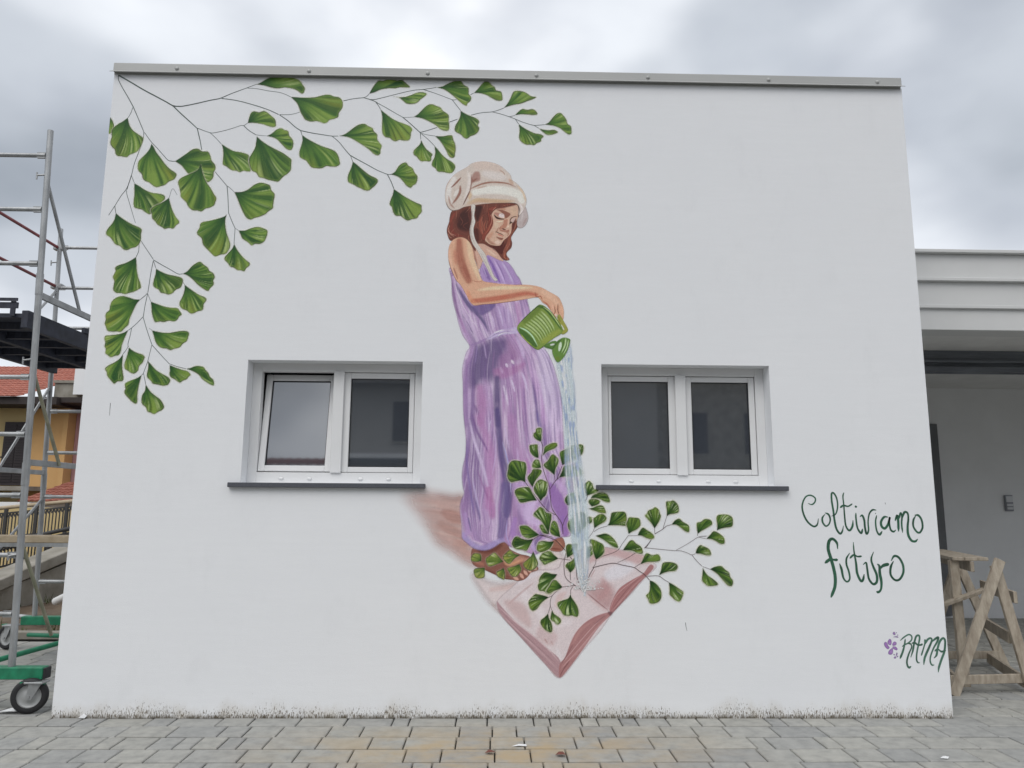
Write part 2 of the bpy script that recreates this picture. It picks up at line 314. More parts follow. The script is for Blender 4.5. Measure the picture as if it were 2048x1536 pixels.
# ------------------------------------------------------------------ the mural in wall millimetres (x from the wall's left edge, z above the pavement)
HANGING_LEAVES=[[(-1,4801),(26,4759),(40,4717),(32,4689),(25,4661),(1,4653),(-2,4731)],[(147,4797),(107,4761),(73,4739),(43,4710),(26,4682),(26,4647),(29,4619),(22,4583),(25,4555),(44,4528),(65,4507),(74,4472),(93,4452),(122,4449),(142,4446),(171,4443),(192,4464),(223,4478),(254,4497),(273,4532),(284,4560),(291,4613),(254,4644),(206,4678),(177,4713),(161,4748)],[(365,4565),(352,4519),(327,4477),(291,4434),(271,4406),(267,4361),(278,4323),(307,4292),(319,4255),(340,4234),(374,4221),(408,4194),(438,4181),(479,4192),(510,4206),(534,4231),(572,4249),(586,4266),(594,4294),(579,4314),(538,4341),(496,4382),(453,4437),(410,4492),(387,4534)],[(572,4413),(609,4440),(658,4479),(707,4519),(752,4528),(792,4506),(838,4504),(860,4472),(876,4424),(904,4390),(913,4355),(900,4320),(899,4278),(882,4250),(857,4233),(805,4242),(737,4282),(690,4306),(662,4337),(626,4378)],[(788,4391),(765,4338),(703,4303),(647,4274),(617,4246),(613,4218),(625,4184),(638,4136),(644,4102),(665,4078),(693,4051),(708,4021),(739,3990),(766,3981),(791,3981),(824,3975),(854,3999),(892,4010),(923,4031),(931,4058),(938,4093),(916,4127),(887,4175),(844,4236),(813,4305)],[(946,4576),(961,4537),(969,4481),(969,4426),(973,4391),(1002,4374),(1029,4353),(1056,4340),(1089,4337),(1115,4325),(1147,4338),(1186,4332),(1205,4339),(1200,4381),(1180,4429),(1185,4464),(1170,4485),(1117,4502),(1051,4514),(997,4542)],[(1210,5123),(1249,5145),(1300,5179),(1359,5198),(1425,5200),(1478,5201),(1526,5187),(1574,5163),(1599,5127),(1620,5095),(1612,5055),(1593,5047),(1558,5072),(1518,5089),(1451,5099),(1391,5090),(1338,5096),(1277,5113)],[(1505,5013),(1561,5011),(1628,5009),(1707,5014),(1773,5033),(1826,5041),(1873,5024),(1913,5018),(1941,4990),(1949,4954),(1944,4918),(1919,4874),(1914,4838),(1882,4820),(1843,4809),(1824,4787),(1798,4778),(1764,4789),(1731,4796),(1685,4791),(1638,4808),(1616,4840),(1595,4875),(1579,4918),(1557,4960)],[(1155,4768),(1163,4810),(1174,4853),(1199,4875),(1245,4868),(1284,4880),(1315,4866),(1343,4842),(1381,4807),(1391,4771),(1391,4743),(1365,4735),(1325,4745),(1285,4759),(1232,4768),(1192,4771)],[(1321,4653),(1362,4675),(1399,4711),(1438,4726),(1465,4712),(1499,4699),(1511,4660),(1539,4625),(1549,4590),(1543,4548),(1527,4530),(1494,4540),(1452,4581),(1411,4623),(1370,4643)],[(1238,4648),(1236,4592),(1229,4542),(1203,4486),(1186,4450),(1188,4415),(1200,4374),(1218,4339),(1252,4323),(1280,4285),(1320,4275),(1353,4262),(1392,4254),(1438,4246),(1463,4271),(1487,4299),(1513,4317),(1540,4355),(1540,4408),(1540,4443),(1511,4470),(1463,4504),(1396,4538),(1335,4572),(1280,4610)],[(1617,4669),(1624,4620),(1614,4563),(1603,4514),(1609,4472),(1636,4451),(1663,4438),(1687,4407),(1712,4379),(1751,4371),(1797,4372),(1835,4392),(1881,4387),(1920,4390),(1946,4411),(1941,4450),(1929,4488),(1901,4526),(1848,4550),(1781,4573),(1700,4614),(1653,4642)],[(1923,4664),(1966,4676),(2004,4701),(2049,4741),(2094,4771),(2140,4779),(2174,4758),(2208,4741),(2222,4712),(2249,4685),(2254,4639),(2272,4611),(2292,4583),(2284,4547),(2282,4512),(2262,4496),(2229,4508),(2188,4546),(2141,4580),(2087,4614),(2026,4649),(1973,4662)],[(2170,5056),(2188,5096),(2213,5140),(2246,5177),(2286,5178),(2325,5194),(2366,5190),(2406,5184),(2446,5188),(2473,5167),(2515,5126),(2475,5120),(2435,5122),(2388,5111),(2335,5110),(2268,5097),(2216,5071)],[(2271,4913),(2286,4860),(2289,4789),(2291,4724),(2299,4689),(2323,4661),(2356,4655),(2383,4634),(2410,4626),(2442,4639),(2482,4632),(2522,4640),(2534,4672),(2536,4708),(2546,4733),(2525,4764),(2478,4785),(2424,4805),(2370,4833),(2316,4875)],[(2370,5038),(2417,5029),(2477,5033),(2530,5052),(2576,5073),(2623,5079),(2660,5065),(2638,5036),(2611,5014),(2579,4981),(2539,4969),(2492,4972),(2458,5000),(2424,5025)],[(2556,4851),(2592,4877),(2627,4917),(2666,4957),(2706,4970),(2746,4955),(2780,4941),(2801,4913),(2835,4889),(2855,4864),(2853,4821),(2860,4778),(2854,4735),(2824,4729),(2784,4744),(2744,4779),(2690,4810),(2636,4835),(2589,4846)],[(2742,5127),(2796,5137),(2849,5167),(2902,5189),(2949,5190),(2977,5155),(3014,5131),(3021,5098),(3022,5069),(3042,5041),(3036,5008),(3010,4982),(3003,4962),(2966,4981),(2919,5024),(2871,5066),(2817,5105),(2776,5119)],[(2954,4916),(2952,4866),(2936,4822),(2913,4779),(2907,4736),(2924,4715),(2958,4698),(2985,4670),(3012,4660),(3041,4682),(3081,4700),(3107,4726),(3115,4761),(3103,4783),(3114,4819),(3089,4847),(3042,4867),(2995,4888)],[(2739,4680),(2799,4677),(2852,4687),(2885,4686),(2896,4650),(2913,4608),(2917,4566),(2914,4530),(2909,4495),(2889,4484),(2862,4501),(2841,4543),(2814,4592),(2780,4641)],[(2624,4642),(2615,4603),(2590,4574),(2564,4542),(2565,4510),(2592,4489),(2606,4469),(2632,4449),(2665,4452),(2698,4448),(2714,4464),(2714,4492),(2722,4513),(2696,4537),(2669,4561),(2642,4603)],[(2738,4591),(2746,4535),(2740,4485),(2722,4443),(2722,4411),(2752,4387),(2773,4359),(2812,4357),(2859,4348),(2891,4351),(2914,4386),(2915,4418),(2890,4446),(2843,4476),(2802,4514),(2768,4556)],[(2055,4436),(2044,4383),(2029,4341),(2018,4299),(2023,4257),(2049,4240),(2076,4227),(2103,4210),(2129,4200),(2162,4183),(2198,4181),(2227,4205),(2249,4226),(2271,4262),(2257,4289),(2203,4316),(2149,4357),(2095,4405)],[(2376,4326),(2412,4351),(2443,4404),(2482,4433),(2508,4430),(2522,4409),(2558,4385),(2576,4347),(2600,4316),(2601,4281),(2588,4246),(2566,4232),(2547,4211),(2514,4227),(2480,4269),(2446,4303),(2406,4320)],[(2407,4198),(2399,4146),(2384,4104),(2376,4063),(2396,4036),(2407,3995),(2430,3964),(2469,3961),(2496,3941),(2529,3922),(2568,3935),(2606,3943),(2622,3971),(2644,3998),(2643,4033),(2639,4060),(2596,4080),(2543,4107),(2497,4134),(2450,4167)],[(3065,5081),(3098,5118),(3131,5162),(3158,5188),(3192,5185),(3222,5153),(3243,5139),(3256,5110),(3294,5100),(3307,5075),(3311,5031),(3301,5015),(3261,5016),(3220,5037),(3173,5065),(3119,5080)],[(3322,4946),(3355,4989),(3381,5040),(3401,5091),(3428,5108),(3482,5104),(3516,5090),(3556,5062),(3600,5053),(3570,5033),(3523,5014),(3469,4991),(3409,4979),(3362,4964)],[(3419,4883),(3449,4915),(3483,4941),(3523,4934),(3563,4941),(3590,4932),(3610,4907),(3603,4891),(3563,4888),(3516,4892),(3469,4892)],[(3451,4804),(3460,4746),(3456,4696),(3460,4661),(3484,4633),(3517,4616),(3551,4616),(3584,4612),(3610,4632),(3640,4646),(3647,4672),(3664,4693),(3640,4711),(3590,4720),(3537,4744),(3490,4772)],[(3624,4767),(3664,4754),(3711,4751),(3757,4754),(3787,4735),(3764,4720),(3731,4709),(3697,4708),(3664,4729)],[(3674,4801),(3711,4823),(3744,4867),(3778,4903),(3812,4910),(3838,4883),(3858,4854),(3871,4812),(3898,4791),(3903,4755),(3901,4723),(3878,4715),(3844,4739),(3804,4771),(3757,4791),(3711,4798)],[(252,4212),(257,4157),(262,4102),(260,4048),(270,4003),(303,3990),(336,3981),(370,3957),(403,3944),(439,3975),(485,4044),(514,4079),(505,4110),(465,4123),(400,4132),(340,4158),(293,4189)],[(548,4090),(521,4066),(479,4037),(436,4016),(406,3982),(419,3941),(425,3907),(446,3887),(474,3854),(514,3831),(535,3818),(566,3827),(604,3823),(622,3849),(646,3870),(644,3890),(616,3924),(586,3978),(562,4039)],[(123,3950),(119,3902),(104,3862),(76,3821),(60,3787),(65,3760),(96,3740),(117,3714),(145,3680),(185,3664),(213,3638),(245,3632),(275,3649),(312,3660),(338,3690),(347,3730),(344,3771),(347,3808),(323,3828),(270,3851),(217,3880),(162,3917)],[(321,3573),(284,3546),(236,3519),(187,3502),(160,3481),(166,3452),(156,3425),(149,3399),(164,3366),(161,3333),(162,3293),(188,3269),(226,3267),(258,3259),(295,3270),(332,3282),(368,3303),(382,3316),(373,3355),(353,3401),(337,3461),(329,3520)],[(1034,3951),(1013,3933),(957,3912),(894,3894),(843,3883),(822,3866),(818,3832),(801,3798),(806,3774),(841,3741),(853,3698),(871,3671),(912,3631),(960,3589),(1003,3603),(1047,3613),(1070,3647),(1079,3688),(1065,3734),(1041,3795),(1027,3862),(1024,3910)],[(1083,4148),(1144,4151),(1195,4173),(1244,4215),(1295,4235),(1347,4224),(1374,4210),(1389,4169),(1417,4135),(1414,4087),(1410,4039),(1408,4011),(1374,3984),(1350,3959),(1300,3935),(1262,3924),(1230,3910),(1197,3926),(1169,3967),(1139,4028),(1109,4096)],[(1140,3813),(1191,3814),(1241,3835),(1292,3847),(1338,3837),(1374,3817),(1376,3786),(1368,3753),(1354,3722),(1320,3701),(1282,3701),(1254,3687),(1223,3713),(1177,3743),(1159,3776)],[(1110,3698),(1099,3661),(1070,3620),(1043,3586),(1042,3560),(1069,3533),(1090,3504),(1122,3494),(1149,3475),(1181,3472),(1207,3465),(1221,3489),(1245,3513),(1247,3536),(1214,3562),(1173,3602),(1138,3648)],[(491,3476),(490,3430),(481,3383),(479,3337),(499,3314),(525,3301),(546,3275),(578,3269),(610,3260),(641,3273),(664,3300),(700,3320),(713,3353),(715,3386),(694,3406),(642,3419),(584,3431),(532,3453)],[(710,3436),(747,3460),(781,3503),(824,3535),(849,3538),(876,3515),(909,3492),(924,3466),(957,3443),(971,3410),(961,3383),(967,3350),(940,3317),(926,3294),(890,3310),(844,3342),(796,3388),(749,3423)],[(733,3344),(734,3294),(722,3242),(703,3196),(709,3163),(733,3140),(765,3128),(798,3104),(823,3106),(853,3122),(890,3133),(898,3159),(899,3185),(917,3218),(902,3241),(856,3260),(810,3289),(763,3321)],[(385,3214),(337,3217),(286,3233),(241,3242),(198,3232),(163,3202),(150,3169),(145,3123),(125,3103),(118,3077),(124,3045),(118,3013),(130,2987),(145,2955),(180,2945),(223,2946),(255,2946),(277,2972),(306,3002),(310,3021),(314,3054),(334,3113),(359,3178)],[(471,3199),(481,3147),(488,3101),(504,3056),(522,3029),(559,3034),(591,3030),(627,3041),(672,3037),(696,3052),(709,3078),(727,3095),(709,3124),(688,3146),(644,3149),(587,3158),(529,3177)],[(500,2960),(519,2914),(535,2869),(563,2831),(595,2815),(627,2812),(659,2799),(689,2810),(732,2823),(754,2852),(784,2875),(794,2911),(797,2940),(778,2956),(734,2958),(679,2948),(629,2940),(573,2944),(528,2953)],[(312,2962),(274,2937),(225,2923),(170,2916),(133,2909),(128,2884),(138,2855),(134,2826),(147,2801),(146,2769),(166,2753),(193,2736),(223,2747),(253,2754),(266,2783),(271,2834),(285,2885),(300,2931)],[(328,2817),(323,2769),(314,2724),(304,2680),(311,2645),(338,2626),(371,2607),(396,2608),(418,2633),(422,2665),(447,2694),(457,2726),(460,2742),(438,2761),(400,2773),(361,2792)],[(286,2762),(262,2724),(227,2695),(180,2669),(155,2643),(170,2615),(179,2583),(203,2555),(223,2533),(240,2521),(263,2540),(299,2543),(308,2566),(300,2604),(289,2661),(287,2718)],[(449,2594),(417,2570),(370,2550),(328,2528),(323,2506),(330,2481),(323,2459),(334,2434),(364,2403),(391,2378),(420,2362),(432,2378),(429,2428),(431,2485),(438,2542)],[(487,2710),(496,2663),(491,2612),(494,2577),(524,2549),(545,2524),(582,2518),(620,2509),(657,2514),(671,2531),(678,2554),(658,2579),(612,2604),(560,2635),(520,2676)],[(663,2677),(669,2633),(668,2601),(683,2576),(715,2560),(754,2535),(777,2551),(807,2564),(821,2584),(835,2600),(809,2628),(764,2640),(707,2659)],[(795,2648),(831,2655),(868,2670),(911,2670),(936,2661),(950,2642),(974,2617),(991,2585),(1018,2560),(1027,2522),(1015,2516),(976,2535),(931,2566),(897,2603),(846,2631)],[(487,2517),(485,2467),(466,2429),(464,2385),(475,2357),(502,2335),(520,2301),(545,2292),(574,2281),(600,2298),(629,2312),(646,2336),(634,2367),(610,2399),(577,2423),(532,2458)]]
PLANT_LEAVES=[('l',[(3645,2087),(3610,2101),(3585,2126),(3585,2151),(3601,2166),(3604,2188),(3626,2198),(3648,2191),(3648,2148)]),('l',[(3655,1974),(3667,2011),(3673,2042),(3704,2064),(3735,2077),(3767,2077),(3773,2055),(3748,2033),(3710,2018),(3679,1999)]),('l',[(3623,1955),(3592,1967),(3561,1998),(3553,2029),(3554,2057),(3582,2063),(3614,2063),(3618,2023),(3623,1986)]),('l',[(3645,1880),(3617,1876),(3577,1880),(3577,1914),(3595,1942),(3623,1942),(3636,1915)]),('l',[(3750,1823),(3710,1857),(3673,1884),(3667,1909),(3698,1937),(3720,1974),(3741,1987),(3769,1965),(3782,1950),(3778,1913),(3760,1876)]),('l',[(3521,1763),(3487,1778),(3444,1772),(3407,1765),(3385,1787),(3376,1823),(3383,1867),(3387,1901),(3412,1932),(3449,1936),(3486,1929),(3518,1920),(3527,1886),(3524,1837),(3518,1800)]),('l',[(3577,1727),(3555,1757),(3537,1794),(3543,1815),(3567,1843),(3580,1868),(3611,1871),(3645,1862),(3645,1838),(3617,1801),(3592,1764)]),('l',[(3642,1617),(3620,1651),(3592,1690),(3586,1721),(3605,1764),(3636,1788),(3667,1780),(3691,1764),(3694,1715),(3682,1666),(3657,1642)]),('l',[(3611,1623),(3562,1620),(3506,1607),(3476,1610),(3457,1641),(3438,1677),(3441,1704),(3469,1720),(3506,1726),(3549,1725),(3574,1684)]),('l',[(3706,1364),(3666,1370),(3642,1400),(3634,1427),(3654,1439),(3685,1424)]),('l',[(3795,1341),(3752,1352),(3721,1370),(3712,1406),(3728,1454),(3746,1467),(3768,1449),(3783,1401)]),('l',[(3703,1367),(3666,1436),(3636,1472),(3590,1502),(3587,1523),(3611,1550),(3636,1572),(3666,1557),(3685,1530),(3722,1521),(3725,1485),(3715,1436)]),('l',[(3630,1358),(3587,1340),(3544,1329),(3507,1345),(3489,1369),(3476,1417),(3495,1428),(3538,1426),(3574,1399)]),('l',[(3950,1973),(3941,2013),(3938,2057),(3954,2068),(3979,2060),(3982,2026),(3972,1995)]),('l',[(3813,1901),(3800,1950),(3793,1993),(3804,2012),(3848,2031),(3891,2056),(3929,2063),(3947,2013),(3947,1976),(3897,1945),(3853,1926)]),('l',[(3787,1805),(3809,1851),(3825,1891),(3866,1901),(3921,1889),(3959,1871),(3971,1834),(3921,1818),(3853,1815)]),('l',[(4003,1662),(3994,1705),(3989,1748),(4007,1770),(4026,1779),(4051,1755),(4063,1718),(4097,1709),(4081,1687),(4037,1675)]),('l',[(4043,1580),(4021,1608),(4025,1632),(4068,1638),(4105,1627),(4102,1602),(4074,1587)]),('l',[(4034,1638),(4050,1663),(4081,1681),(4124,1688),(4161,1679),(4183,1645),(4185,1615),(4148,1618),(4105,1639),(4068,1642)]),('l',[(4018,1562),(4055,1571),(4092,1587),(4129,1587),(4147,1560),(4153,1530),(4116,1529),(4073,1544)]),('l',[(3851,1588),(3833,1619),(3836,1646),(3864,1674),(3908,1686),(3938,1668),(3950,1619),(3901,1601)]),('l',[(3924,1353),(3881,1377),(3857,1413),(3857,1455),(3894,1492),(3925,1528),(3974,1535),(4005,1492),(4004,1444),(3961,1390)]),('l',[(4023,1444),(4008,1468),(4011,1498),(4042,1493),(4044,1462)]),('l',[(4062,1411),(4057,1456),(4057,1487),(4073,1499),(4097,1517),(4135,1520),(4159,1493),(4146,1463),(4103,1439)]),('l',[(4166,1433),(4182,1458),(4192,1501),(4201,1531),(4226,1537),(4263,1541),(4300,1539),(4315,1520),(4318,1483),(4320,1435),(4292,1432),(4231,1436)]),('l',[(4331,1369),(4323,1411),(4314,1441),(4324,1471),(4337,1496),(4368,1496),(4411,1491),(4424,1472),(4425,1436),(4397,1405),(4359,1387)]),('l',[(4537,1412),(4515,1448),(4485,1484),(4464,1511),(4479,1527),(4492,1551),(4524,1563),(4546,1577),(4573,1558),(4582,1527),(4589,1509),(4577,1473),(4558,1442)]),('l',[(4635,1506),(4638,1546),(4633,1595),(4637,1622),(4668,1625),(4693,1630),(4720,1607),(4732,1577),(4729,1540),(4696,1528),(4659,1522)]),('l',[(4672,1443),(4701,1476),(4735,1489),(4763,1465),(4799,1444),(4811,1426),(4808,1388),(4779,1392),(4749,1416),(4712,1440)]),('l',[(4402,1358),(4421,1393),(4446,1418),(4477,1400),(4507,1382),(4531,1355),(4528,1337),(4500,1331),(4469,1339),(4433,1356)]),('l',[(4876,1372),(4872,1414),(4874,1456),(4905,1466),(4937,1487),(4974,1484),(4992,1469),(4991,1445),(4953,1420),(4909,1396)]),('l',[(5030,1400),(5034,1439),(5030,1494),(5043,1518),(5081,1524),(5124,1521),(5155,1500),(5159,1464),(5149,1431),(5096,1421),(5058,1412)]),('l',[(4943,1335),(4976,1366),(5002,1393),(5032,1385),(5068,1361),(5086,1337),(5085,1301),(5054,1297),(5017,1318),(4981,1333)]),('l',[(4855,1223),(4867,1257),(4893,1285),(4923,1276),(4960,1258),(4976,1228),(4970,1209),(4933,1210),(4897,1219)]),('l',[(4963,1102),(5004,1121),(5053,1126),(5083,1100),(5113,1077),(5121,1044),(5141,1015),(5133,979),(5103,979),(5067,1014),(5026,1061),(4990,1088)]),('l',[(4908,1114),(4904,1067),(4899,1019),(4920,993),(4950,975),(5011,980),(5021,996),(4988,1026),(4946,1055),(4923,1085)]),('l',[(4284,1244),(4314,1285),(4339,1315),(4364,1320),(4388,1297),(4425,1273),(4439,1243),(4436,1219),(4399,1222),(4356,1240)]),('l',[(4419,1137),(4441,1178),(4460,1214),(4479,1221),(4515,1208),(4558,1214),(4575,1193),(4573,1166),(4532,1157),(4471,1154)]),('l',[(4564,1055),(4580,1095),(4590,1137),(4606,1152),(4649,1155),(4692,1146),(4712,1122),(4693,1090),(4641,1084),(4598,1071)]),('l',[(4489,1017),(4491,975),(4484,928),(4459,902),(4473,875),(4485,846),(4509,840),(4552,852),(4577,887),(4575,940),(4549,981),(4519,1005)]),('l',[(4638,1002),(4643,952),(4642,911),(4662,888),(4686,867),(4719,859),(4742,894),(4749,929),(4719,953),(4677,982)]),('l',[(4069,1354),(4109,1363),(4146,1371),(4183,1358),(4219,1325),(4243,1283),(4243,1262),(4206,1271),(4164,1301),(4121,1330)]),('l',[(4003,1180),(3997,1222),(4004,1258),(4041,1276),(4059,1264),(4065,1234),(4040,1204)]),('l',[(4073,1172),(4058,1205),(4047,1252),(4041,1288),(4023,1300),(4029,1324),(4053,1324),(4096,1306),(4127,1288),(4138,1259),(4135,1223),(4107,1193)]),('l',[(3780,1178),(3743,1160),(3700,1142),(3670,1130),(3652,1148),(3630,1178),(3646,1207),(3670,1228),(3713,1234),(3743,1208)]),('l',[(3746,1309),(3713,1255),(3682,1237),(3646,1225),(3615,1237),(3612,1270),(3627,1303),(3664,1312),(3707,1306)]),('l',[(3584,1326),(3560,1284),(3530,1237),(3493,1245),(3450,1248),(3420,1275),(3420,1308),(3438,1338),(3462,1344),(3493,1329),(3536,1320)]),('l',[(3870,1069),(3852,1096),(3834,1119),(3847,1143),(3883,1161),(3908,1185),(3914,1143),(3901,1102)]),('l',[(3847,1184),(3841,1226),(3838,1268),(3856,1288),(3890,1286),(3921,1292),(3920,1250),(3896,1214)]),('l',[(3769,1060),(3727,1062),(3678,1074),(3648,1053),(3630,1024),(3627,994),(3618,971),(3630,936),(3666,930),(3690,912),(3715,913),(3733,930),(3715,971),(3733,1012),(3757,1039)]),('l',[(3809,963),(3781,995),(3757,1015),(3733,1009),(3709,971),(3684,930),(3709,915),(3745,933),(3781,945)]),('l',[(3705,886),(3666,898),(3630,906),(3600,909),(3576,889),(3548,854),(3552,819),(3564,795),(3582,784),(3612,798),(3636,831),(3666,860)]),('l',[(3872,910),(3854,878),(3811,863),(3772,846),(3775,813),(3793,790),(3817,755),(3853,747),(3883,750),(3919,741),(3934,767),(3926,814),(3902,855),(3881,884)]),('l',[(3699,767),(3672,738),(3642,714),(3642,685),(3666,651),(3690,634),(3720,625),(3732,651),(3723,697),(3705,732)]),('l',[(3729,793),(3720,755),(3717,720),(3744,703),(3768,683),(3795,697),(3793,726),(3762,750),(3741,767)]),('f',[(3181,1158),(3144,1150),(3105,1157),(3099,1181),(3116,1211),(3147,1214),(3174,1205)]),('f',[(3351,1153),(3305,1135),(3251,1117),(3227,1128),(3214,1170),(3238,1193),(3280,1220),(3311,1194)]),('f',[(3481,1204),(3439,1177),(3396,1135),(3360,1158),(3347,1188),(3371,1218),(3402,1239),(3438,1212)]),('f',[(3582,1231),(3560,1189),(3518,1153),(3505,1132),(3524,1100),(3561,1085),(3603,1106),(3621,1142),(3603,1189)]),('f',[(3475,1135),(3439,1120),(3384,1102),(3394,1076),(3415,1046),(3446,1038),(3470,1058),(3491,1094)]),('f',[(3206,1107),(3166,1104),(3130,1098),(3121,1072),(3137,1034),(3167,1025),(3203,1034),(3208,1069)]),('f',[(3354,1105),(3324,1087),(3300,1075),(3306,1040),(3337,1023),(3358,1017),(3364,1052),(3360,1082)])]
HANGING_STEMS=[(15.2,10.9,[(34,5185),(148,5119),(259,5053),(369,4994),(458,4946),(513,4915),(560,4908),(612,4913),(722,4940),(819,4967),(890,4983),(922,4994)]),(10.1,5.1,[(922,4994),(1012,5039),(1128,5089),(1211,5126)]),(12.6,9.2,[(513,4915),(598,4834),(668,4772),(732,4713)]),(10.0,7.5,[(735,4713),(752,4653),(770,4590),(785,4520)]),(6.7,4.6,[(735,4713),(839,4676),(885,4675),(1001,4707),(1097,4743),(1123,4744),(1154,4767)]),(5.4,5.0,[(846,4673),(895,4628),(944,4576)]),(7.6,7.6,[(1122,4744),(1170,4700),(1231,4662)]),(4.2,3.4,[(1231,4662),(1278,4656),(1320,4655)]),(6.7,9.3,[(34,5178),(41,5138),(80,5067),(134,4982),(184,4897)]),(8.4,6.7,[(184,4897),(235,4792),(291,4673)]),(6.3,5.0,[(181,4890),(169,4840),(150,4797)]),(6.2,6.2,[(291,4673),(294,4630),(286,4574),(267,4497),(237,4385),(223,4287),(207,4211),(196,4156)]),(5.0,7.5,[(298,4666),(356,4589),(421,4521),(506,4428),(539,4414),(572,4413)]),(4.9,4.1,[(221,4280),(252,4215)]),(9.3,8.4,[(921,4987),(1008,4978),(1101,4959),(1222,4925),(1330,4888),(1411,4850)]),(8.4,10.1,[(1418,4847),(1493,4795),(1556,4739),(1603,4708)]),(5.9,4.2,[(1418,4849),(1490,4850),(1543,4860),(1588,4875)]),(5.1,5.1,[(1133,5087),(1213,5083),(1313,5065),(1400,5054),(1454,5037),(1505,5013)]),(10.1,5.9,[(1603,4708),(1697,4688),(1796,4673),(1869,4663),(1922,4664)]),(6.7,8.4,[(1872,4661),(1930,4611),(1986,4542),(2034,4487)]),(6.7,6.7,[(1603,4708),(1617,4669)]),(5.0,5.0,[(2033,4490),(2055,4434)]),(10.1,5.9,[(2033,4490),(2093,4456),(2174,4412),(2260,4364),(2347,4328),(2380,4328)]),(7.5,8.4,[(2350,4324),(2382,4262),(2407,4200)]),(7.6,6.8,[(1953,4986),(2032,5006),(2124,5019)]),(5.1,6.0,[(2124,5019),(2151,5033),(2170,5056)]),(8.5,7.7,[(2124,5019),(2178,5003),(2232,4981),(2246,4967)]),(7.7,6.0,[(2178,5002),(2218,5004),(2284,5022),(2363,5045),(2469,5076),(2549,5096),(2629,5106),(2682,5114),(2742,5127)]),(6.0,6.0,[(2229,4977),(2254,4945),(2271,4913)]),(6.8,6.0,[(2246,4970),(2327,4925),(2395,4884),(2463,4845)]),(9.3,8.5,[(2463,4845),(2531,4786),(2613,4709)]),(3.8,3.8,[(2463,4843),(2556,4849)]),(6.4,5.1,[(2629,5106),(2697,5084),(2791,5050),(2879,5016),(2916,5016)]),(6.0,6.0,[(2882,5012),(2920,4962),(2954,4916)]),(7.6,6.8,[(2613,4709),(2685,4732),(2757,4758)]),(7.7,6.8,[(2859,4808),(2929,4837)]),(6.8,6.8,[(3042,4875),(3128,4899),(3222,4910),(3275,4926),(3322,4946)]),(6.8,5.1,[(2616,4706),(2621,4645)]),(5.5,5.1,[(2619,4702),(2680,4650),(2738,4591)]),(4.7,4.2,[(2626,4701),(2679,4688),(2739,4680)]),(6.0,6.0,[(3228,4908),(3289,4894),(3369,4868),(3423,4847),(3490,4819),(3570,4795),(3610,4794),(3674,4801)]),(5.6,4.7,[(3369,4868),(3403,4876),(3419,4883)]),(6.0,5.1,[(3423,4846),(3451,4804)]),(6.0,5.1,[(3584,4792),(3624,4767)]),(6.0,5.1,[(3035,5064),(3065,5081)]),(7.4,4.9,[(223,4287),(195,4170),(153,4101),(109,4011),(66,3929)]),(6.1,4.9,[(110,4008),(123,3950)]),(5.7,3.3,[(193,4149),(199,4115),(229,4033),(263,3939),(291,3865)]),(4.9,5.7,[(345,3717),(403,3637),(460,3558)]),(4.9,6.5,[(336,3683),(337,3623),(322,3576)]),(7.3,5.7,[(461,3552),(534,3510),(606,3471),(672,3435),(710,3436)]),(4.9,4.9,[(465,3542),(491,3476)]),(6.1,5.7,[(463,3542),(453,3456),(446,3350),(441,3274)]),(5.6,6.0,[(440,3271),(417,3244),(385,3214)]),(3.6,3.6,[(441,3264),(471,3199)]),(5.6,5.6,[(440,3264),(427,3159),(421,3068)]),(6.0,5.2,[(419,3071),(379,3022),(333,2976),(313,2960)]),(6.0,5.6,[(422,3065),(451,2984),(482,2907),(509,2843)]),(5.6,4.8,[(336,2976),(329,2912),(318,2847),(323,2822)]),(4.8,4.8,[(322,2827),(311,2801),(286,2762)]),(4.8,4.8,[(509,2842),(499,2778),(487,2707),(472,2650),(460,2608),(449,2594)]),(4.7,4.7,[(463,2605),(487,2517)]),(6.0,4.8,[(511,2839),(581,2766),(662,2684)]),(4.8,4.8,[(661,2687),(725,2665),(795,2648)]),(5.8,6.2,[(909,4327),(962,4266),(1015,4204)]),(8.3,5.8,[(1018,4204),(1031,4115),(1047,3965)]),(5.0,4.1,[(1022,4201),(1052,4177),(1083,4148)]),(6.2,6.2,[(1047,3965),(1077,3897),(1109,3833)]),(3.7,3.7,[(1109,3833),(1140,3813)]),(5.3,4.9,[(1109,3830),(1109,3698)]),(3.3,2.5,[(548,4090),(571,4169),(614,4115)]),(3.2,3.2,[(716,3367),(733,3344)]),(2.0,2.8,[(476,2978),(500,2960)])]
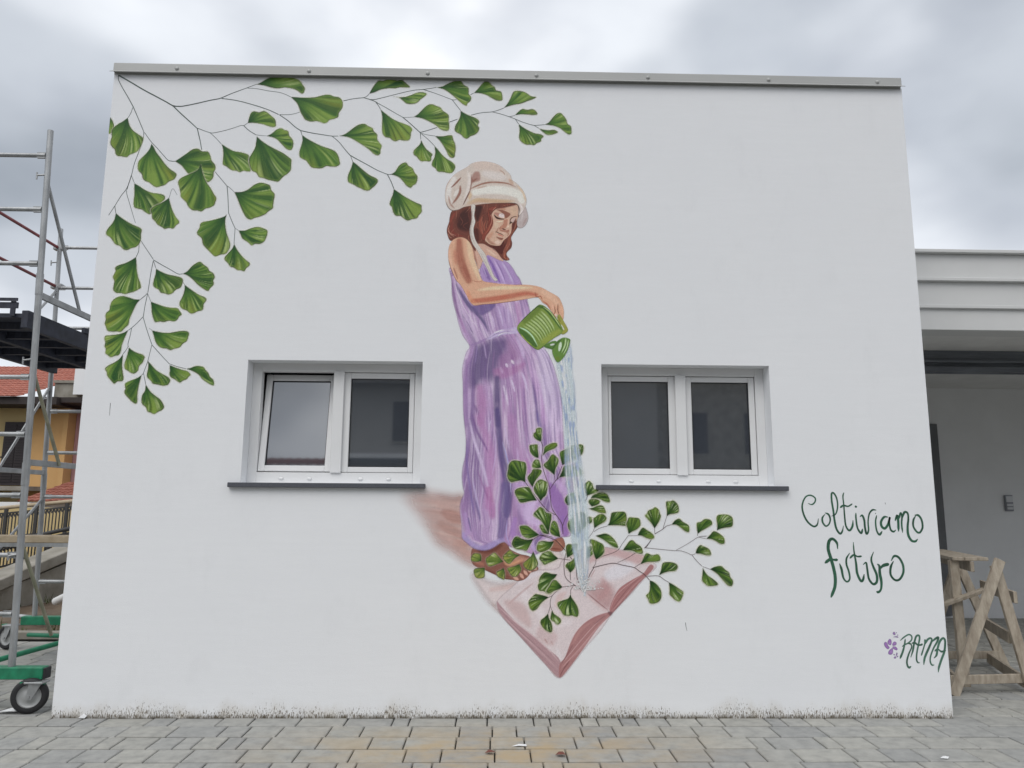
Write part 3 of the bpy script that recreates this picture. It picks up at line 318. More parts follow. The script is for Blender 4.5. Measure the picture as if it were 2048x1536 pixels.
PLANT_STEMS=[(6.2,5.0,[(3973,931),(3912,972),(3852,1013),(3828,1054),(3822,1131),(3828,1178),(3840,1226)]),(4.7,3.9,[(3909,975),(3809,963)]),(4.7,4.7,[(3890,966),(3875,942),(3872,910)]),(3.9,3.9,[(3809,963),(3733,901),(3714,837),(3726,790)]),(3.9,3.9,[(3717,831),(3701,767)]),(3.9,3.9,[(3705,886),(3733,898)]),(7.8,5.9,[(3889,1167),(3829,1244),(3768,1309),(3737,1327),(3633,1357)]),(7.0,5.4,[(3985,955),(3943,1043),(3914,1137),(3926,1215)]),(7.0,5.4,[(3967,943),(3925,1025),(3920,1131),(3939,1215)]),(5.4,6.2,[(3998,990),(4022,1055),(4054,1108)]),(5.1,4.3,[(3870,1069),(3873,1013)]),(3.9,3.9,[(3780,1178),(3871,1167)]),(3.9,3.9,[(3584,1326),(3633,1354)]),(4.3,3.9,[(4048,1109),(4067,1139),(4073,1172)]),(6.2,7.0,[(4045,1109),(4131,1131),(4210,1144),(4289,1128),(4369,1112),(4411,1084),(4447,1061),(4489,1017)]),(3.5,3.5,[(4241,1149),(4315,1182),(4383,1224)]),(3.5,3.5,[(4073,1175),(4132,1199),(4236,1238),(4286,1301),(4330,1358)]),(3.2,3.2,[(4330,1355),(4401,1356)]),(3.5,3.5,[(4375,1114),(4418,1141)]),(4.7,4.7,[(4471,1047),(4557,1049),(4605,1020),(4638,1002)]),(5.5,4.7,[(4451,1260),(4476,1284),(4514,1332)]),(4.3,3.5,[(4464,1263),(4537,1256),(4611,1249),(4684,1243),(4740,1241),(4789,1226),(4825,1211),(4853,1220)]),(4.3,4.3,[(4825,1211),(4860,1167),(4902,1125)]),(3.1,3.1,[(4908,1122),(4963,1102)]),(2.8,4.7,[(4703,1246),(4778,1286),(4828,1316),(4885,1349),(4947,1356)]),(3.2,3.2,[(4888,1346),(4940,1335)]),(4.0,4.0,[(4876,1372),(4875,1358)]),(5.5,4.7,[(4538,1370),(4600,1406),(4632,1431),(4672,1443)]),(4.0,4.0,[(4537,1412),(4538,1370)]),(4.0,3.6,[(4603,1409),(4620,1461),(4635,1506)]),(5.9,4.7,[(4461,1261),(4499,1310),(4518,1340)]),(5.2,6.4,[(3645,2086),(3657,2048),(3654,2011),(3648,1949),(3660,1875),(3685,1795),(3710,1728),(3716,1667),(3728,1569),(3765,1509),(3808,1443),(3816,1365)]),(5.1,4.7,[(3716,1716),(3753,1771),(3787,1805)]),(5.2,4.8,[(3766,1783),(3810,1894)]),(4.0,4.0,[(3750,1820),(3756,1771)]),(5.9,5.5,[(3521,1763),(3574,1690),(3636,1611),(3697,1545),(3759,1512)]),(4.7,3.9,[(3814,1431),(3832,1479),(3857,1522)]),(5.1,4.7,[(3636,1358),(3685,1352),(3734,1340)]),(3.5,3.1,[(4062,1411),(4047,1378),(4003,1324)]),(3.9,3.9,[(4167,1430),(4102,1411),(4059,1384)]),(4.7,4.7,[(3990,1614),(4013,1663)])]
SLOGAN=[(9.4,[[(5766,1615),(5797,1606),(5823,1627),(5825,1658),(5791,1678),(5753,1667),(5726,1623),(5718,1574),(5732,1514),(5760,1465),(5802,1435),(5831,1450),(5843,1496)]]),(8.1,[[(5899,1532),(5875,1502),(5876,1466),(5899,1438),(5925,1454),(5937,1490),(5927,1527),(5899,1542)]]),(8.8,[[(5948,1515),(5983,1533),(6002,1588),(6000,1650),(5981,1693),(5961,1693),(5958,1637),(5966,1558),(5971,1484),(5982,1418),(6008,1380),(6028,1400),(6040,1442)]]),(8.2,[[(6060,1702),(6050,1669),(6053,1601),(6054,1515),(6059,1442),(6084,1405),(6111,1437),(6119,1485)],[(6021,1582),(6050,1600),(6087,1594),(6123,1614)]]),(8.8,[[(6146,1543),(6144,1498),(6151,1425),(6177,1385),(6192,1419)],[(6145,1584),(6149,1591),(6154,1598)]]),(9.4,[[(6176,1513),(6196,1522),(6209,1486),(6211,1431),(6220,1380),(6238,1407),(6239,1474),(6253,1535),(6280,1566),(6311,1565)]]),(8.2,[[(6312,1526),(6299,1474),(6303,1407),(6323,1374),(6347,1401)],[(6301,1535),(6306,1543)]]),(9.4,[[(6402,1511),(6370,1511),(6343,1474),(6346,1438),(6370,1423),(6398,1456),(6417,1511),(6408,1469),(6416,1414),(6437,1398),(6457,1411)]]),(10.7,[[(6456,1481),(6475,1524),(6481,1487),(6478,1399)],[(6483,1487),(6505,1543),(6514,1518),(6507,1457),(6510,1390)],[(6514,1500),(6536,1549),(6561,1543),(6564,1500),(6553,1433),(6554,1372),(6576,1330),(6606,1324),(6627,1342)]]),(9.4,[[(6626,1525),(6604,1488),(6600,1439),(6625,1397),(6650,1394),(6673,1434),(6670,1489),(6648,1525),(6617,1528)]]),(12.4,[[(5982,1261),(5978,1309),(5946,1339),(5917,1320),(5907,1260),(5922,1194),(5939,1122),(5949,1045),(5942,974),(5917,915),(5905,891)],[(5873,1152),(5918,1182),(5948,1178),(5979,1178)]]),(9.9,[[(5990,1150),(6003,1105),(6014,1039),(6040,1011),(6063,1034),(6060,1087),(6045,1141),(6048,1189),(6076,1231)]]),(9.3,[[(6110,1315),(6111,1243),(6121,1153),(6125,1076),(6149,1019),(6168,1028),(6180,1070)],[(6073,1189),(6106,1216),(6136,1204),(6171,1207)]]),(10.5,[[(6176,1141),(6201,1157),(6207,1106),(6215,1034),(6246,994),(6275,1011),(6279,1064),(6255,1130),(6244,1184),(6266,1241)]]),(12.4,[[(6288,1148),(6305,1130),(6304,1076),(6312,1011),(6305,957),(6285,934),(6266,937)],[(6307,1112),(6337,1136),(6384,1148)]]),(10.0,[[(6420,1170),(6395,1125),(6390,1065),(6421,1026),(6459,1032),(6491,1083),(6492,1143),(6465,1197),(6429,1209),(6401,1172)]])]
SIGNATURE=[(9.8,[[(6427,570),(6460,596),(6497,615),(6519,603),(6516,575),(6489,553),(6458,538),(6438,525)],[(6468,584),(6459,541),(6441,488),(6415,436)],[(6482,550),(6508,544),(6512,519),(6489,476),(6469,424),(6469,388),(6481,371),(6498,381)]]),(8.8,[[(6500,446),(6520,495),(6534,547),(6554,600),(6575,609),(6581,590),(6570,547),(6552,486),(6544,433),(6552,409),(6568,406)],[(6515,550),(6541,553),(6562,539),(6585,538),(6602,546)]]),(9.8,[[(6623,581),(6619,550),(6598,495),(6583,458)],[(6618,541),(6640,575),(6664,589),(6676,575),(6656,532),(6622,470),(6606,434),(6597,391)],[(6671,557),(6699,581),(6727,594),(6717,563),(6684,514),(6656,455),(6650,415),(6661,391),(6680,391)]]),(9.7,[[(6681,440),(6703,464),(6716,514),(6737,563),(6762,588),(6777,579),(6778,548),(6766,489),(6739,431),(6714,373),(6706,336)],[(6690,492),(6716,507),(6744,489),(6780,498)]])]
PETALS=[[(6300,550),(6310,559),(6323,553),(6330,531),(6340,519),(6329,507),(6317,511),(6302,531)],[(6330,565),(6345,582),(6357,571),(6357,550),(6348,537),(6335,541),(6328,553)],[(6364,534),(6368,553),(6382,562),(6395,556),(6394,541),(6380,534)],[(6365,525),(6383,525),(6395,518),(6401,507),(6394,499),(6378,504),(6365,513)],[(6327,473),(6331,491),(6349,507),(6362,513),(6365,491),(6356,470),(6339,466)],[(6372,624),(6383,636),(6392,627),(6393,613),(6381,612)],[(6399,632),(6404,633),(6405,627),(6401,624)],[(6405,612),(6413,614),(6415,609),(6407,608)],[(6375,596),(6392,602),(6408,602),(6414,592),(6401,593),(6388,595)],[(6392,481),(6399,476),(6394,461),(6384,458),(6387,470)],[(6367,445),(6377,453),(6387,449),(6382,438),(6370,438)],[(6390,456),(6402,456),(6399,447),(6391,449)],[(6365,468),(6374,470),(6378,462),(6370,462)]]
PAINT=[
('cast_shadow',(196,160,152),4.5,55.0,[(2721,1711),(2848,1688),(2946,1673),(3045,1662),(3126,1469),(3187,1316),(3170,1107),(3053,1133),(2936,1208),(2818,1276),(2737,1390),(2637,1505),(2536,1620),(2534,1678),(2611,1714)],[('fade',2383,2930),('s',(176,128,118),73.6,73.6,36.8,0.7,[(2848,1668),(2934,1654),(3014,1636)]),('s',(178,126,114),79.5,110.0,36.7,0.75,[(2888,1523),(2999,1476)]),('s',(178,130,118),79.3,97.5,36.6,0.6,[(2859,1439),(2989,1355),(3051,1296)]),('s',(205,178,170),36.7,36.7,18.3,0.5,[(2642,1594),(2826,1577)]),('s',(186,140,130),24.4,24.4,12.2,0.5,[(2716,1540),(2998,1512)]),('s',(206,176,166),24.3,24.3,12.2,0.45,[(2805,1390),(3014,1320)]),('s',(196,150,138),97.2,85.0,30.4,0.5,[(2984,1266),(3089,1166)])]),
('book_shadow',(205,190,190),5.0,77.4,[(3113,1050),(3268,994),(3403,995),(3578,1052),(3675,1204),(3792,1243),(3830,1053),(3636,939),(3481,901),(3366,770),(3270,826),(3203,900)],[('s',(196,160,152),36.1,36.1,24.1,0.6,[(3260,835),(3333,760)]),('s',(200,166,160),42.2,54.3,30.2,0.6,[(3259,940),(3404,964),(3512,994)])]),
('book',(202,187,189),4.0,19.3,[(3304,852),(3431,972),(3519,1048),(3613,1090),(3768,1102),(3811,1166),(3909,1228),(4027,1270),(4141,1267),(4282,1245),(4446,1208),(4531,1143),(4538,1109),(4454,1033),(4334,904),(4192,762),(4098,635),(3981,510),(3904,415),(3785,291),(3674,392),(3494,582),(3328,759)],[('p',(192,146,146),36.8,0.7,[(4132,1271),(4291,1241),(4377,1224),(4444,1206),(4498,1153),(4375,1141),(4242,1193),(4144,1193),(4009,1139),(4021,1186)]),('p',(176,122,122),78.8,0.7,[(4005,919),(4155,791),(4217,885),(4194,973),(4110,1002),(4054,955)]),('s',(184,136,136),54.6,48.5,36.4,0.6,[(4097,880),(4152,939),(4129,1021)]),('s',(205,202,210),115.8,91.4,54.9,0.85,[(4178,1057),(4338,1117)]),('s',(170,118,118),8.5,6.1,4.9,0.7,[(4063,1092),(4020,1021)]),('p',(188,148,146),42.2,0.55,[(3359,859),(3503,836),(3564,720),(3552,662),(3431,754)]),('p',(190,150,150),36.0,0.45,[(3636,668),(3768,605),(3720,524),(3612,582)]),('p',(200,160,155),24.2,0.5,[(3769,901),(3842,925),(3793,849),(3751,813)]),('s',(214,202,206),72.5,60.4,48.3,0.6,[(3503,912),(3624,790),(3708,697),(3853,698)]),('s',(212,202,206),35.9,29.9,23.9,0.6,[(3768,502),(3791,422)]),('s',(168,110,100),13.2,6.0,9.6,0.6,[(3672,576),(3696,542)]),('s',(176,124,116),9.6,4.8,8.4,0.6,[(3720,559),(3738,530)]),('s',(205,196,204),30.2,24.2,18.1,0.7,[(3430,970),(3612,1059),(3745,1077)]),('s',(178,130,128),18.1,12.0,12.0,0.5,[(3395,836),(3503,929),(3587,994)]),('p',(172,132,138),3.0,0.95,[(3304,853),(3341,812),(3444,708),(3588,599),(3708,496),(3791,416),(3785,291),(3672,393),(3492,581),(3329,760)]),('s',(212,186,190),6.0,4.8,3.0,0.9,[(3317,812),(3444,702),(3588,593),(3708,490),(3785,405)]),('s',(130,95,105),4.2,4.2,2.4,0.7,[(3335,783),(3432,679),(3564,564),(3684,462),(3782,371)]),('s',(200,168,172),7.2,4.8,3.6,0.7,[(3332,760),(3450,650),(3588,530),(3708,416),(3782,342)]),('s',(135,98,108),3.6,3.6,2.4,0.7,[(3341,742),(3492,593),(3642,450),(3779,325)]),('s',(196,160,166),5.4,4.2,3.0,0.6,[(3347,754),(3504,604),(3660,450)]),('p',(168,112,112),3.6,0.95,[(4167,774),(4113,762),(4052,739),(3991,704),(3937,657),(3900,611),(3870,553),(3845,485),(3821,433),(3785,388),(3785,291),(3851,354),(3971,508),(4093,669),(4191,762)]),('s',(205,165,165),5.4,4.2,3.0,0.9,[(4155,768),(4082,704),(4002,623),(3924,536),(3851,450),(3785,382)]),('s',(120,76,80),6.0,4.8,3.6,0.85,[(4143,756),(4094,716),(4051,681)]),('s',(130,84,86),6.0,8.4,4.2,0.8,[(3888,536),(3845,462),(3791,382)]),('s',(205,160,158),4.8,4.8,3.0,0.8,[(4173,757),(4063,646),(3941,508),(3851,416),(3791,353)]),('s',(118,72,74),8.4,7.2,4.8,0.8,[(3863,416),(3815,354),(3788,302)]),('s',(190,145,145),18.1,14.5,9.6,0.5,[(4093,681),(3972,531),(3881,433)]),('s',(186,134,128),24.1,18.1,12.1,0.6,[(4033,704),(3948,640),(3888,542)]),('s',(210,180,180),4.8,3.6,2.4,0.9,[(4161,774),(4094,762),(4028,730),(3961,681),(3906,617),(3870,548),(3839,479)]),('p',(168,108,108),3.6,0.95,[(4173,786),(4186,838),(4211,891),(4249,950),(4304,991),(4372,1030),(4440,1068),(4495,1134),(4520,1104),(4401,986),(4290,868),(4203,774)]),('s',(206,160,158),4.8,3.6,3.0,0.9,[(4176,791),(4217,885),(4279,950),(4378,1021),(4490,1104)]),('s',(120,74,78),5.4,4.2,3.0,0.8,[(4198,803),(4266,891),(4340,974),(4402,1027)]),('s',(140,92,94),5.4,4.8,3.6,0.8,[(4210,786),(4314,891),(4401,986)]),('s',(196,150,148),6.1,4.8,3.0,0.7,[(4191,786),(4278,879),(4371,980),(4464,1057)]),('s',(150,92,92),10.9,7.3,4.9,0.9,[(3999,919),(4083,850),(4167,786)]),('s',(212,176,172),4.9,3.6,3.0,0.8,[(3981,914),(4071,838),(4155,774)]),('p',(120,80,86),3.6,0.8,[(4161,780),(4197,774),(4191,745),(4167,757)])]),
('foot',(140,92,78),3.5,3.0,[(3113,1255),(3207,1238),(3286,1277),(3353,1301),(3389,1283),(3402,1248),(3475,1212),(3560,1189),(3615,1118),(3618,1089),(3567,1071),(3542,1041),(3512,1017),(3467,1007),(3428,1014),(3355,1023),(3276,1058),(3209,1087),(3136,1116),(3102,1163)],[('s',(112,64,54),48.6,36.5,30.4,0.8,[(3165,1235),(3268,1241),(3328,1277)]),('s',(178,118,96),36.4,30.3,24.3,0.7,[(3123,1163),(3196,1128)]),('s',(216,156,112),36.4,30.4,24.3,0.8,[(3354,1164),(3402,1135),(3500,1165)]),('s',(205,150,124),54.7,36.5,30.4,0.6,[(3402,1188),(3536,1165)]),('s',(122,68,56),24.2,18.2,15.7,0.7,[(3209,1093),(3300,1058),(3403,1035)]),('s',(214,162,140),26.6,20.6,7.3,0.9,[(3433,1035),(3467,1017)]),('s',(214,162,140),26.7,20.6,7.3,0.9,[(3482,1059),(3507,1028)]),('s',(214,166,144),26.7,20.6,7.3,0.9,[(3512,1082),(3538,1052)]),('s',(210,162,142),24.3,20.6,7.3,0.9,[(3548,1094),(3564,1073)]),('s',(205,165,148),36.5,26.7,9.7,0.8,[(3585,1118),(3606,1092)]),('s',(110,60,50),4.2,3.0,2.4,0.8,[(3470,1070),(3485,1023)]),('s',(110,60,50),4.2,3.0,2.4,0.8,[(3500,1088),(3521,1041)]),('s',(120,66,54),4.2,3.0,2.4,0.8,[(3533,1094),(3548,1062)]),('s',(120,66,54),4.9,3.6,2.4,0.8,[(3567,1094),(3579,1074)]),('s',(96,52,44),7.3,6.1,4.8,0.7,[(3282,1055),(3391,1020),(3464,1007),(3500,1014)])]),
('far_foot',(152,104,88),3.5,7.3,[(3737,1327),(3805,1342),(3832,1280),(3804,1235),(3743,1233),(3707,1252)],[('s',(120,62,52),12.2,9.8,7.3,0.8,[(3719,1255),(3798,1247)]),('s',(178,130,110),24.5,18.4,12.2,0.7,[(3774,1309),(3804,1280)])]),
('dress',(176,146,186),4.0,16.5,[(2891,3516),(2905,3414),(2916,3261),(2947,3139),(2969,3051),(3007,2947),(3062,2860),(3038,2810),(3015,2723),(3007,2645),(3014,2539),(3020,2344),(3030,2235),(3045,2107),(3043,1980),(3025,1885),(3019,1803),(3028,1725),(3037,1674),(3014,1615),(3007,1553),(3021,1442),(3025,1369),(3029,1327),(3062,1296),(3117,1254),(3195,1237),(3265,1255),(3331,1298),(3366,1298),(3402,1267),(3464,1252),(3542,1222),(3612,1211),(3675,1273),(3738,1319),(3800,1342),(3871,1354),(3864,1435),(3856,1512),(3873,1629),(3953,1786),(3922,1904),(3843,1963),(3827,2062),(3818,2238),(3813,2380),(3793,2518),(3769,2616),(3737,2723),(3680,2834),(3594,2916),(3553,3146),(3532,3239),(3524,3269),(3470,3421),(3440,3464),(3407,3523),(3361,3574),(3282,3603),(3191,3632),(3138,3502),(3120,3331),(3016,3415)],[('s',(200,186,212),144.9,183.9,61.3,0.85,[(3643,2844),(3704,2602),(3747,2379),(3774,2222)]),('s',(190,150,198),50.1,44.5,27.8,0.8,[(3554,2809),(3582,2640),(3626,2462),(3681,2241)]),('s',(202,180,212),99.0,110.0,49.5,0.8,[(3725,2342),(3747,2123),(3757,1959)]),('silk',75),('p',(104,86,130),83.5,0.85,[(3247,2925),(3364,2921),(3364,2841),(3326,2761),(3294,2682),(3251,2569),(3173,2580),(3130,2524),(3080,2534),(3068,2624),(3088,2736),(3114,2849),(3180,2890)]),('p',(150,108,154),61.3,0.7,[(3364,2915),(3437,2842),(3459,2763),(3404,2717),(3366,2683),(3294,2648),(3304,2761),(3364,2830)]),('p',(166,110,160),38.7,0.6,[(3261,2670),(3382,2689),(3509,2729),(3487,2673),(3405,2616),(3294,2592)]),('s',(100,84,128),60.7,60.7,33.1,0.9,[(3289,2598),(3291,2403),(3298,2218)]),('s',(98,84,132),54.8,65.8,27.4,0.9,[(3291,2338),(3303,2228),(3315,2092),(3333,1956),(3361,1848),(3384,1714),(3385,1581),(3374,1509)]),('s',(112,98,146),67.9,80.2,30.9,0.85,[(3351,1745),(3359,1599),(3348,1466),(3330,1345)]),('s',(126,104,152),22.1,25.5,16.6,0.85,[(3571,2601),(3593,2461),(3615,2323),(3626,2221)]),('s',(120,102,156),25.3,33.0,16.5,0.85,[(3607,2341),(3626,2242),(3648,2160)]),('s',(172,120,168),88.0,82.5,49.5,0.75,[(3152,2513),(3165,2374),(3161,2236)]),('s',(126,96,144),27.4,21.9,16.4,0.7,[(3104,2384),(3133,2318),(3161,2236)]),('s',(146,116,164),38.7,44.2,22.1,0.7,[(3038,2736),(3030,2567),(3045,2345),(3041,2215)]),('s',(186,160,196),27.5,22.0,16.5,0.7,[(3064,2512),(3071,2401),(3063,2235)]),('s',(170,138,182),33.3,27.7,16.6,0.8,[(3087,2838),(3044,2713)]),('s',(204,190,218),22.1,14.3,9.9,0.85,[(3339,2537),(3362,2459),(3379,2376)]),('s',(202,188,216),17.7,14.4,8.8,0.85,[(3405,2582),(3433,2488)]),('s',(200,184,214),22.1,16.6,11.1,0.85,[(3488,2645),(3516,2572),(3532,2494)]),('s',(196,174,208),27.9,33.5,16.7,0.8,[(3442,2939),(3487,2837),(3504,2763)]),('s',(210,196,222),25.5,16.6,8.9,0.9,[(3404,2745),(3421,2717)]),('s',(206,190,220),23.3,16.6,8.9,0.9,[(3360,2717),(3371,2689)]),('s',(190,160,196),27.7,22.1,16.6,0.6,[(3316,2682),(3333,2638)]),('s',(174,152,192),14.4,11.1,8.9,0.7,[(3181,2873),(3199,2760)]),('s',(150,130,176),12.2,8.9,6.7,0.7,[(3125,2861),(3111,2725)]),('s',(168,140,184),11.1,7.8,5.6,0.8,[(3098,2861),(3077,2770)]),('p',(186,170,204),7.8,0.9,[(3208,2927),(3257,2971),(3313,3000),(3391,3015),(3447,3019),(3458,2973),(3403,2964),(3325,2954),(3280,2934),(3225,2916)]),('s',(214,206,228),12.3,7.8,4.5,0.9,[(3257,2971),(3335,2994),(3436,2998)]),('s',(216,208,228),7.8,5.6,3.9,0.9,[(3286,2942),(3336,2972),(3414,2972)]),('s',(104,84,130),4.5,3.3,2.8,0.8,[(3213,2922),(3263,2956),(3313,2986)]),('s',(120,100,146),3.9,2.8,2.2,0.8,[(3263,2959),(3347,2980),(3419,2987)]),('s',(110,92,136),4.5,3.3,2.8,0.8,[(3230,2919),(3291,2943),(3325,2954)]),('s',(150,122,168),22.2,16.7,11.1,0.8,[(3070,2866),(3136,2889),(3213,2930)]),('p',(112,94,144),22.4,0.85,[(3084,3196),(3263,3216),(3241,3164),(3196,3134),(3152,3116),(3107,3150)]),('s',(176,150,192),112.1,123.3,44.8,0.8,[(3308,3170),(3353,3090),(3365,3021)]),('s',(196,178,210),16.8,12.3,7.8,0.8,[(3291,3193),(3320,3090),(3332,3032)]),('s',(192,172,206),16.8,12.4,7.9,0.8,[(3369,3217),(3376,3119),(3382,3033)]),('s',(196,176,208),22.4,16.8,11.2,0.7,[(3241,3112),(3265,3020)]),('s',(178,134,178),44.9,33.7,22.5,0.7,[(3448,3218),(3465,3120),(3460,3034)]),('s',(150,124,172),12.3,10.1,6.7,0.8,[(3336,3194),(3354,3056)]),('s',(128,104,156),9.0,6.7,4.5,0.7,[(3515,3248),(3538,3196)]),('s',(98,86,130),33.7,39.3,19.1,0.9,[(2946,3374),(3004,3270),(3073,3173),(3152,3088),(3209,2991)]),('s',(216,204,226),5.1,3.9,2.8,0.9,[(2932,3397),(2953,3316),(2994,3212),(3063,3098),(3154,2973)]),('s',(128,92,140),24.8,22.5,14.6,0.8,[(2911,3432),(2925,3287),(2956,3154),(3002,3028)]),('s',(172,134,178),22.3,22.3,11.2,0.7,[(2979,3097),(3026,2972)]),('s',(104,84,132),6.7,5.6,3.9,0.8,[(3001,3120),(3053,3018),(3098,2952)]),('s',(104,84,132),6.7,5.6,3.9,0.8,[(3035,3069),(3087,2972)]),('s',(190,160,198),8.9,6.7,5.6,0.7,[(3013,3092),(3070,2984)]),('s',(182,150,194),16.8,13.4,8.9,0.7,[(3084,3144),(3164,3042),(3204,2974)]),('p',(168,140,188),6.8,0.95,[(3196,3630),(3281,3601),(3361,3573),(3407,3521),(3441,3463),(3464,3387),(3261,3396),(3171,3406),(3141,3482),(3130,3505),(3174,3570)]),('s',(122,90,164),24.9,20.4,11.3,0.85,[(3202,3618),(3242,3542),(3283,3449),(3306,3391)]),('s',(196,172,212),17.0,17.0,10.2,0.85,[(3248,3595),(3305,3484),(3345,3391)]),('s',(130,102,160),12.5,9.1,6.8,0.8,[(3270,3584),(3316,3496),(3351,3403)]),('s',(190,174,206),22.7,22.7,11.3,0.8,[(3316,3572),(3373,3485),(3413,3392)]),('s',(150,122,174),10.2,7.9,5.7,0.7,[(3338,3567),(3401,3450),(3436,3387)]),('s',(124,98,156),33.9,28.2,16.9,0.8,[(3169,3517),(3198,3459),(3227,3407)]),('s',(190,168,206),7.9,6.8,4.5,0.8,[(3158,3541),(3193,3447)]),('s',(176,126,174),71.1,87.5,43.7,0.7,[(3144,2282),(3223,2064),(3247,1847),(3229,1580)]),('s',(196,178,208),21.8,27.3,14.2,0.8,[(3073,2254),(3097,2144),(3148,1982),(3193,1847),(3239,1660)]),('s',(200,182,212),14.1,16.3,9.8,0.7,[(3103,2106),(3148,1987)]),('s',(194,180,208),7.7,5.5,4.4,0.8,[(3243,2255),(3217,2156)]),('s',(188,164,202),13.1,10.9,7.6,0.8,[(3266,2184),(3283,2091),(3279,1956),(3258,1821)]),('s',(126,92,146),24.1,16.4,13.1,0.8,[(3089,2303),(3135,2161),(3191,2063),(3224,1998)]),('s',(128,108,162),16.3,21.8,12.0,0.75,[(3054,2095),(3057,1900),(3093,1659),(3122,1508)]),('s',(146,104,154),16.2,14.1,9.7,0.7,[(3139,1857),(3195,1713),(3239,1607)]),('s',(178,174,216),8.7,8.7,4.9,0.9,[(3337,2081),(3376,1946),(3399,1822),(3405,1688)]),('s',(184,168,206),14.0,16.2,9.7,0.7,[(3102,1777),(3131,1659),(3165,1508)]),('s',(170,110,160),48.5,59.3,26.9,0.7,[(3227,1713),(3250,1607),(3262,1508)]),('s',(176,132,178),82.2,93.2,43.8,0.7,[(3407,2284),(3441,2065),(3496,1903)]),('s',(196,176,210),16.4,14.2,9.8,0.6,[(3353,2201),(3387,2032)]),('s',(198,178,212),21.8,21.8,16.3,0.6,[(3452,2033),(3475,1849),(3513,1689)]),('s',(192,164,204),119.0,140.6,54.1,0.7,[(3464,1768),(3508,1635),(3546,1510)]),('p',(150,110,172),24.8,0.9,[(3697,1764),(3765,1728),(3833,1619),(3869,1461),(3850,1353),(3813,1359),(3777,1485),(3722,1606)]),('s',(190,160,204),49.6,55.8,31.0,0.8,[(3766,1777),(3833,1704),(3864,1637)]),('s',(186,162,206),14.9,12.4,8.7,0.8,[(3673,1789),(3710,1642),(3734,1551)]),('s',(176,126,178),37.3,31.1,24.9,0.7,[(3530,1948),(3561,1788)]),('s',(198,176,212),74.0,98.7,43.2,0.7,[(3586,1654),(3550,1520),(3611,1460)]),('s',(152,138,188),54.8,48.7,24.4,0.75,[(3031,1356),(3106,1278),(3197,1249),(3276,1285),(3343,1315)]),('s',(172,140,190),42.8,36.7,24.5,0.7,[(3047,1512),(3073,1392),(3050,1344)]),('s',(112,100,146),15.9,11.0,8.6,0.8,[(3072,1488),(3098,1380)]),('s',(122,106,150),24.6,16.0,14.7,0.8,[(3119,1640),(3157,1507),(3164,1464)]),('s',(174,122,172),55.3,49.1,30.7,0.7,[(3242,1598),(3262,1489)]),('s',(170,160,206),11.0,8.6,6.1,0.8,[(3378,1466),(3373,1358),(3404,1274)]),('s',(196,180,218),7.3,6.1,4.3,0.8,[(3013,1536),(3022,1392),(3032,1332)]),('s',(160,122,184),49.0,42.9,24.5,0.7,[(3439,1478),(3428,1358),(3502,1263)]),('s',(190,166,212),36.7,30.6,18.3,0.7,[(3562,1323),(3593,1239)]),('s',(150,112,180),36.9,30.8,18.5,0.7,[(3818,1502),(3805,1400)]),('s',(150,150,200),10.9,8.7,6.5,0.7,[(3354,2032),(3388,1892),(3405,1768)]),('folds',60)]),
('chest',(198,160,142),3.0,1.6,[(3083,3735),(3119,3733),(3168,3730),(3209,3707),(3258,3682),(3299,3632),(3332,3582),(3291,3592),(3210,3631),(3190,3622),(3162,3584),(3131,3508),(3106,3562),(3085,3621),(3076,3684)],[('s',(150,96,82),16.2,20.3,9.7,0.7,[(3083,3705),(3088,3642),(3114,3545)]),('s',(216,186,166),20.3,16.2,10.5,0.7,[(3193,3681),(3271,3623)]),('s',(186,130,112),20.2,16.2,10.5,0.6,[(3137,3651),(3154,3588)]),('s',(120,66,56),9.7,7.3,5.7,0.8,[(3168,3728),(3234,3693),(3283,3653)])]),
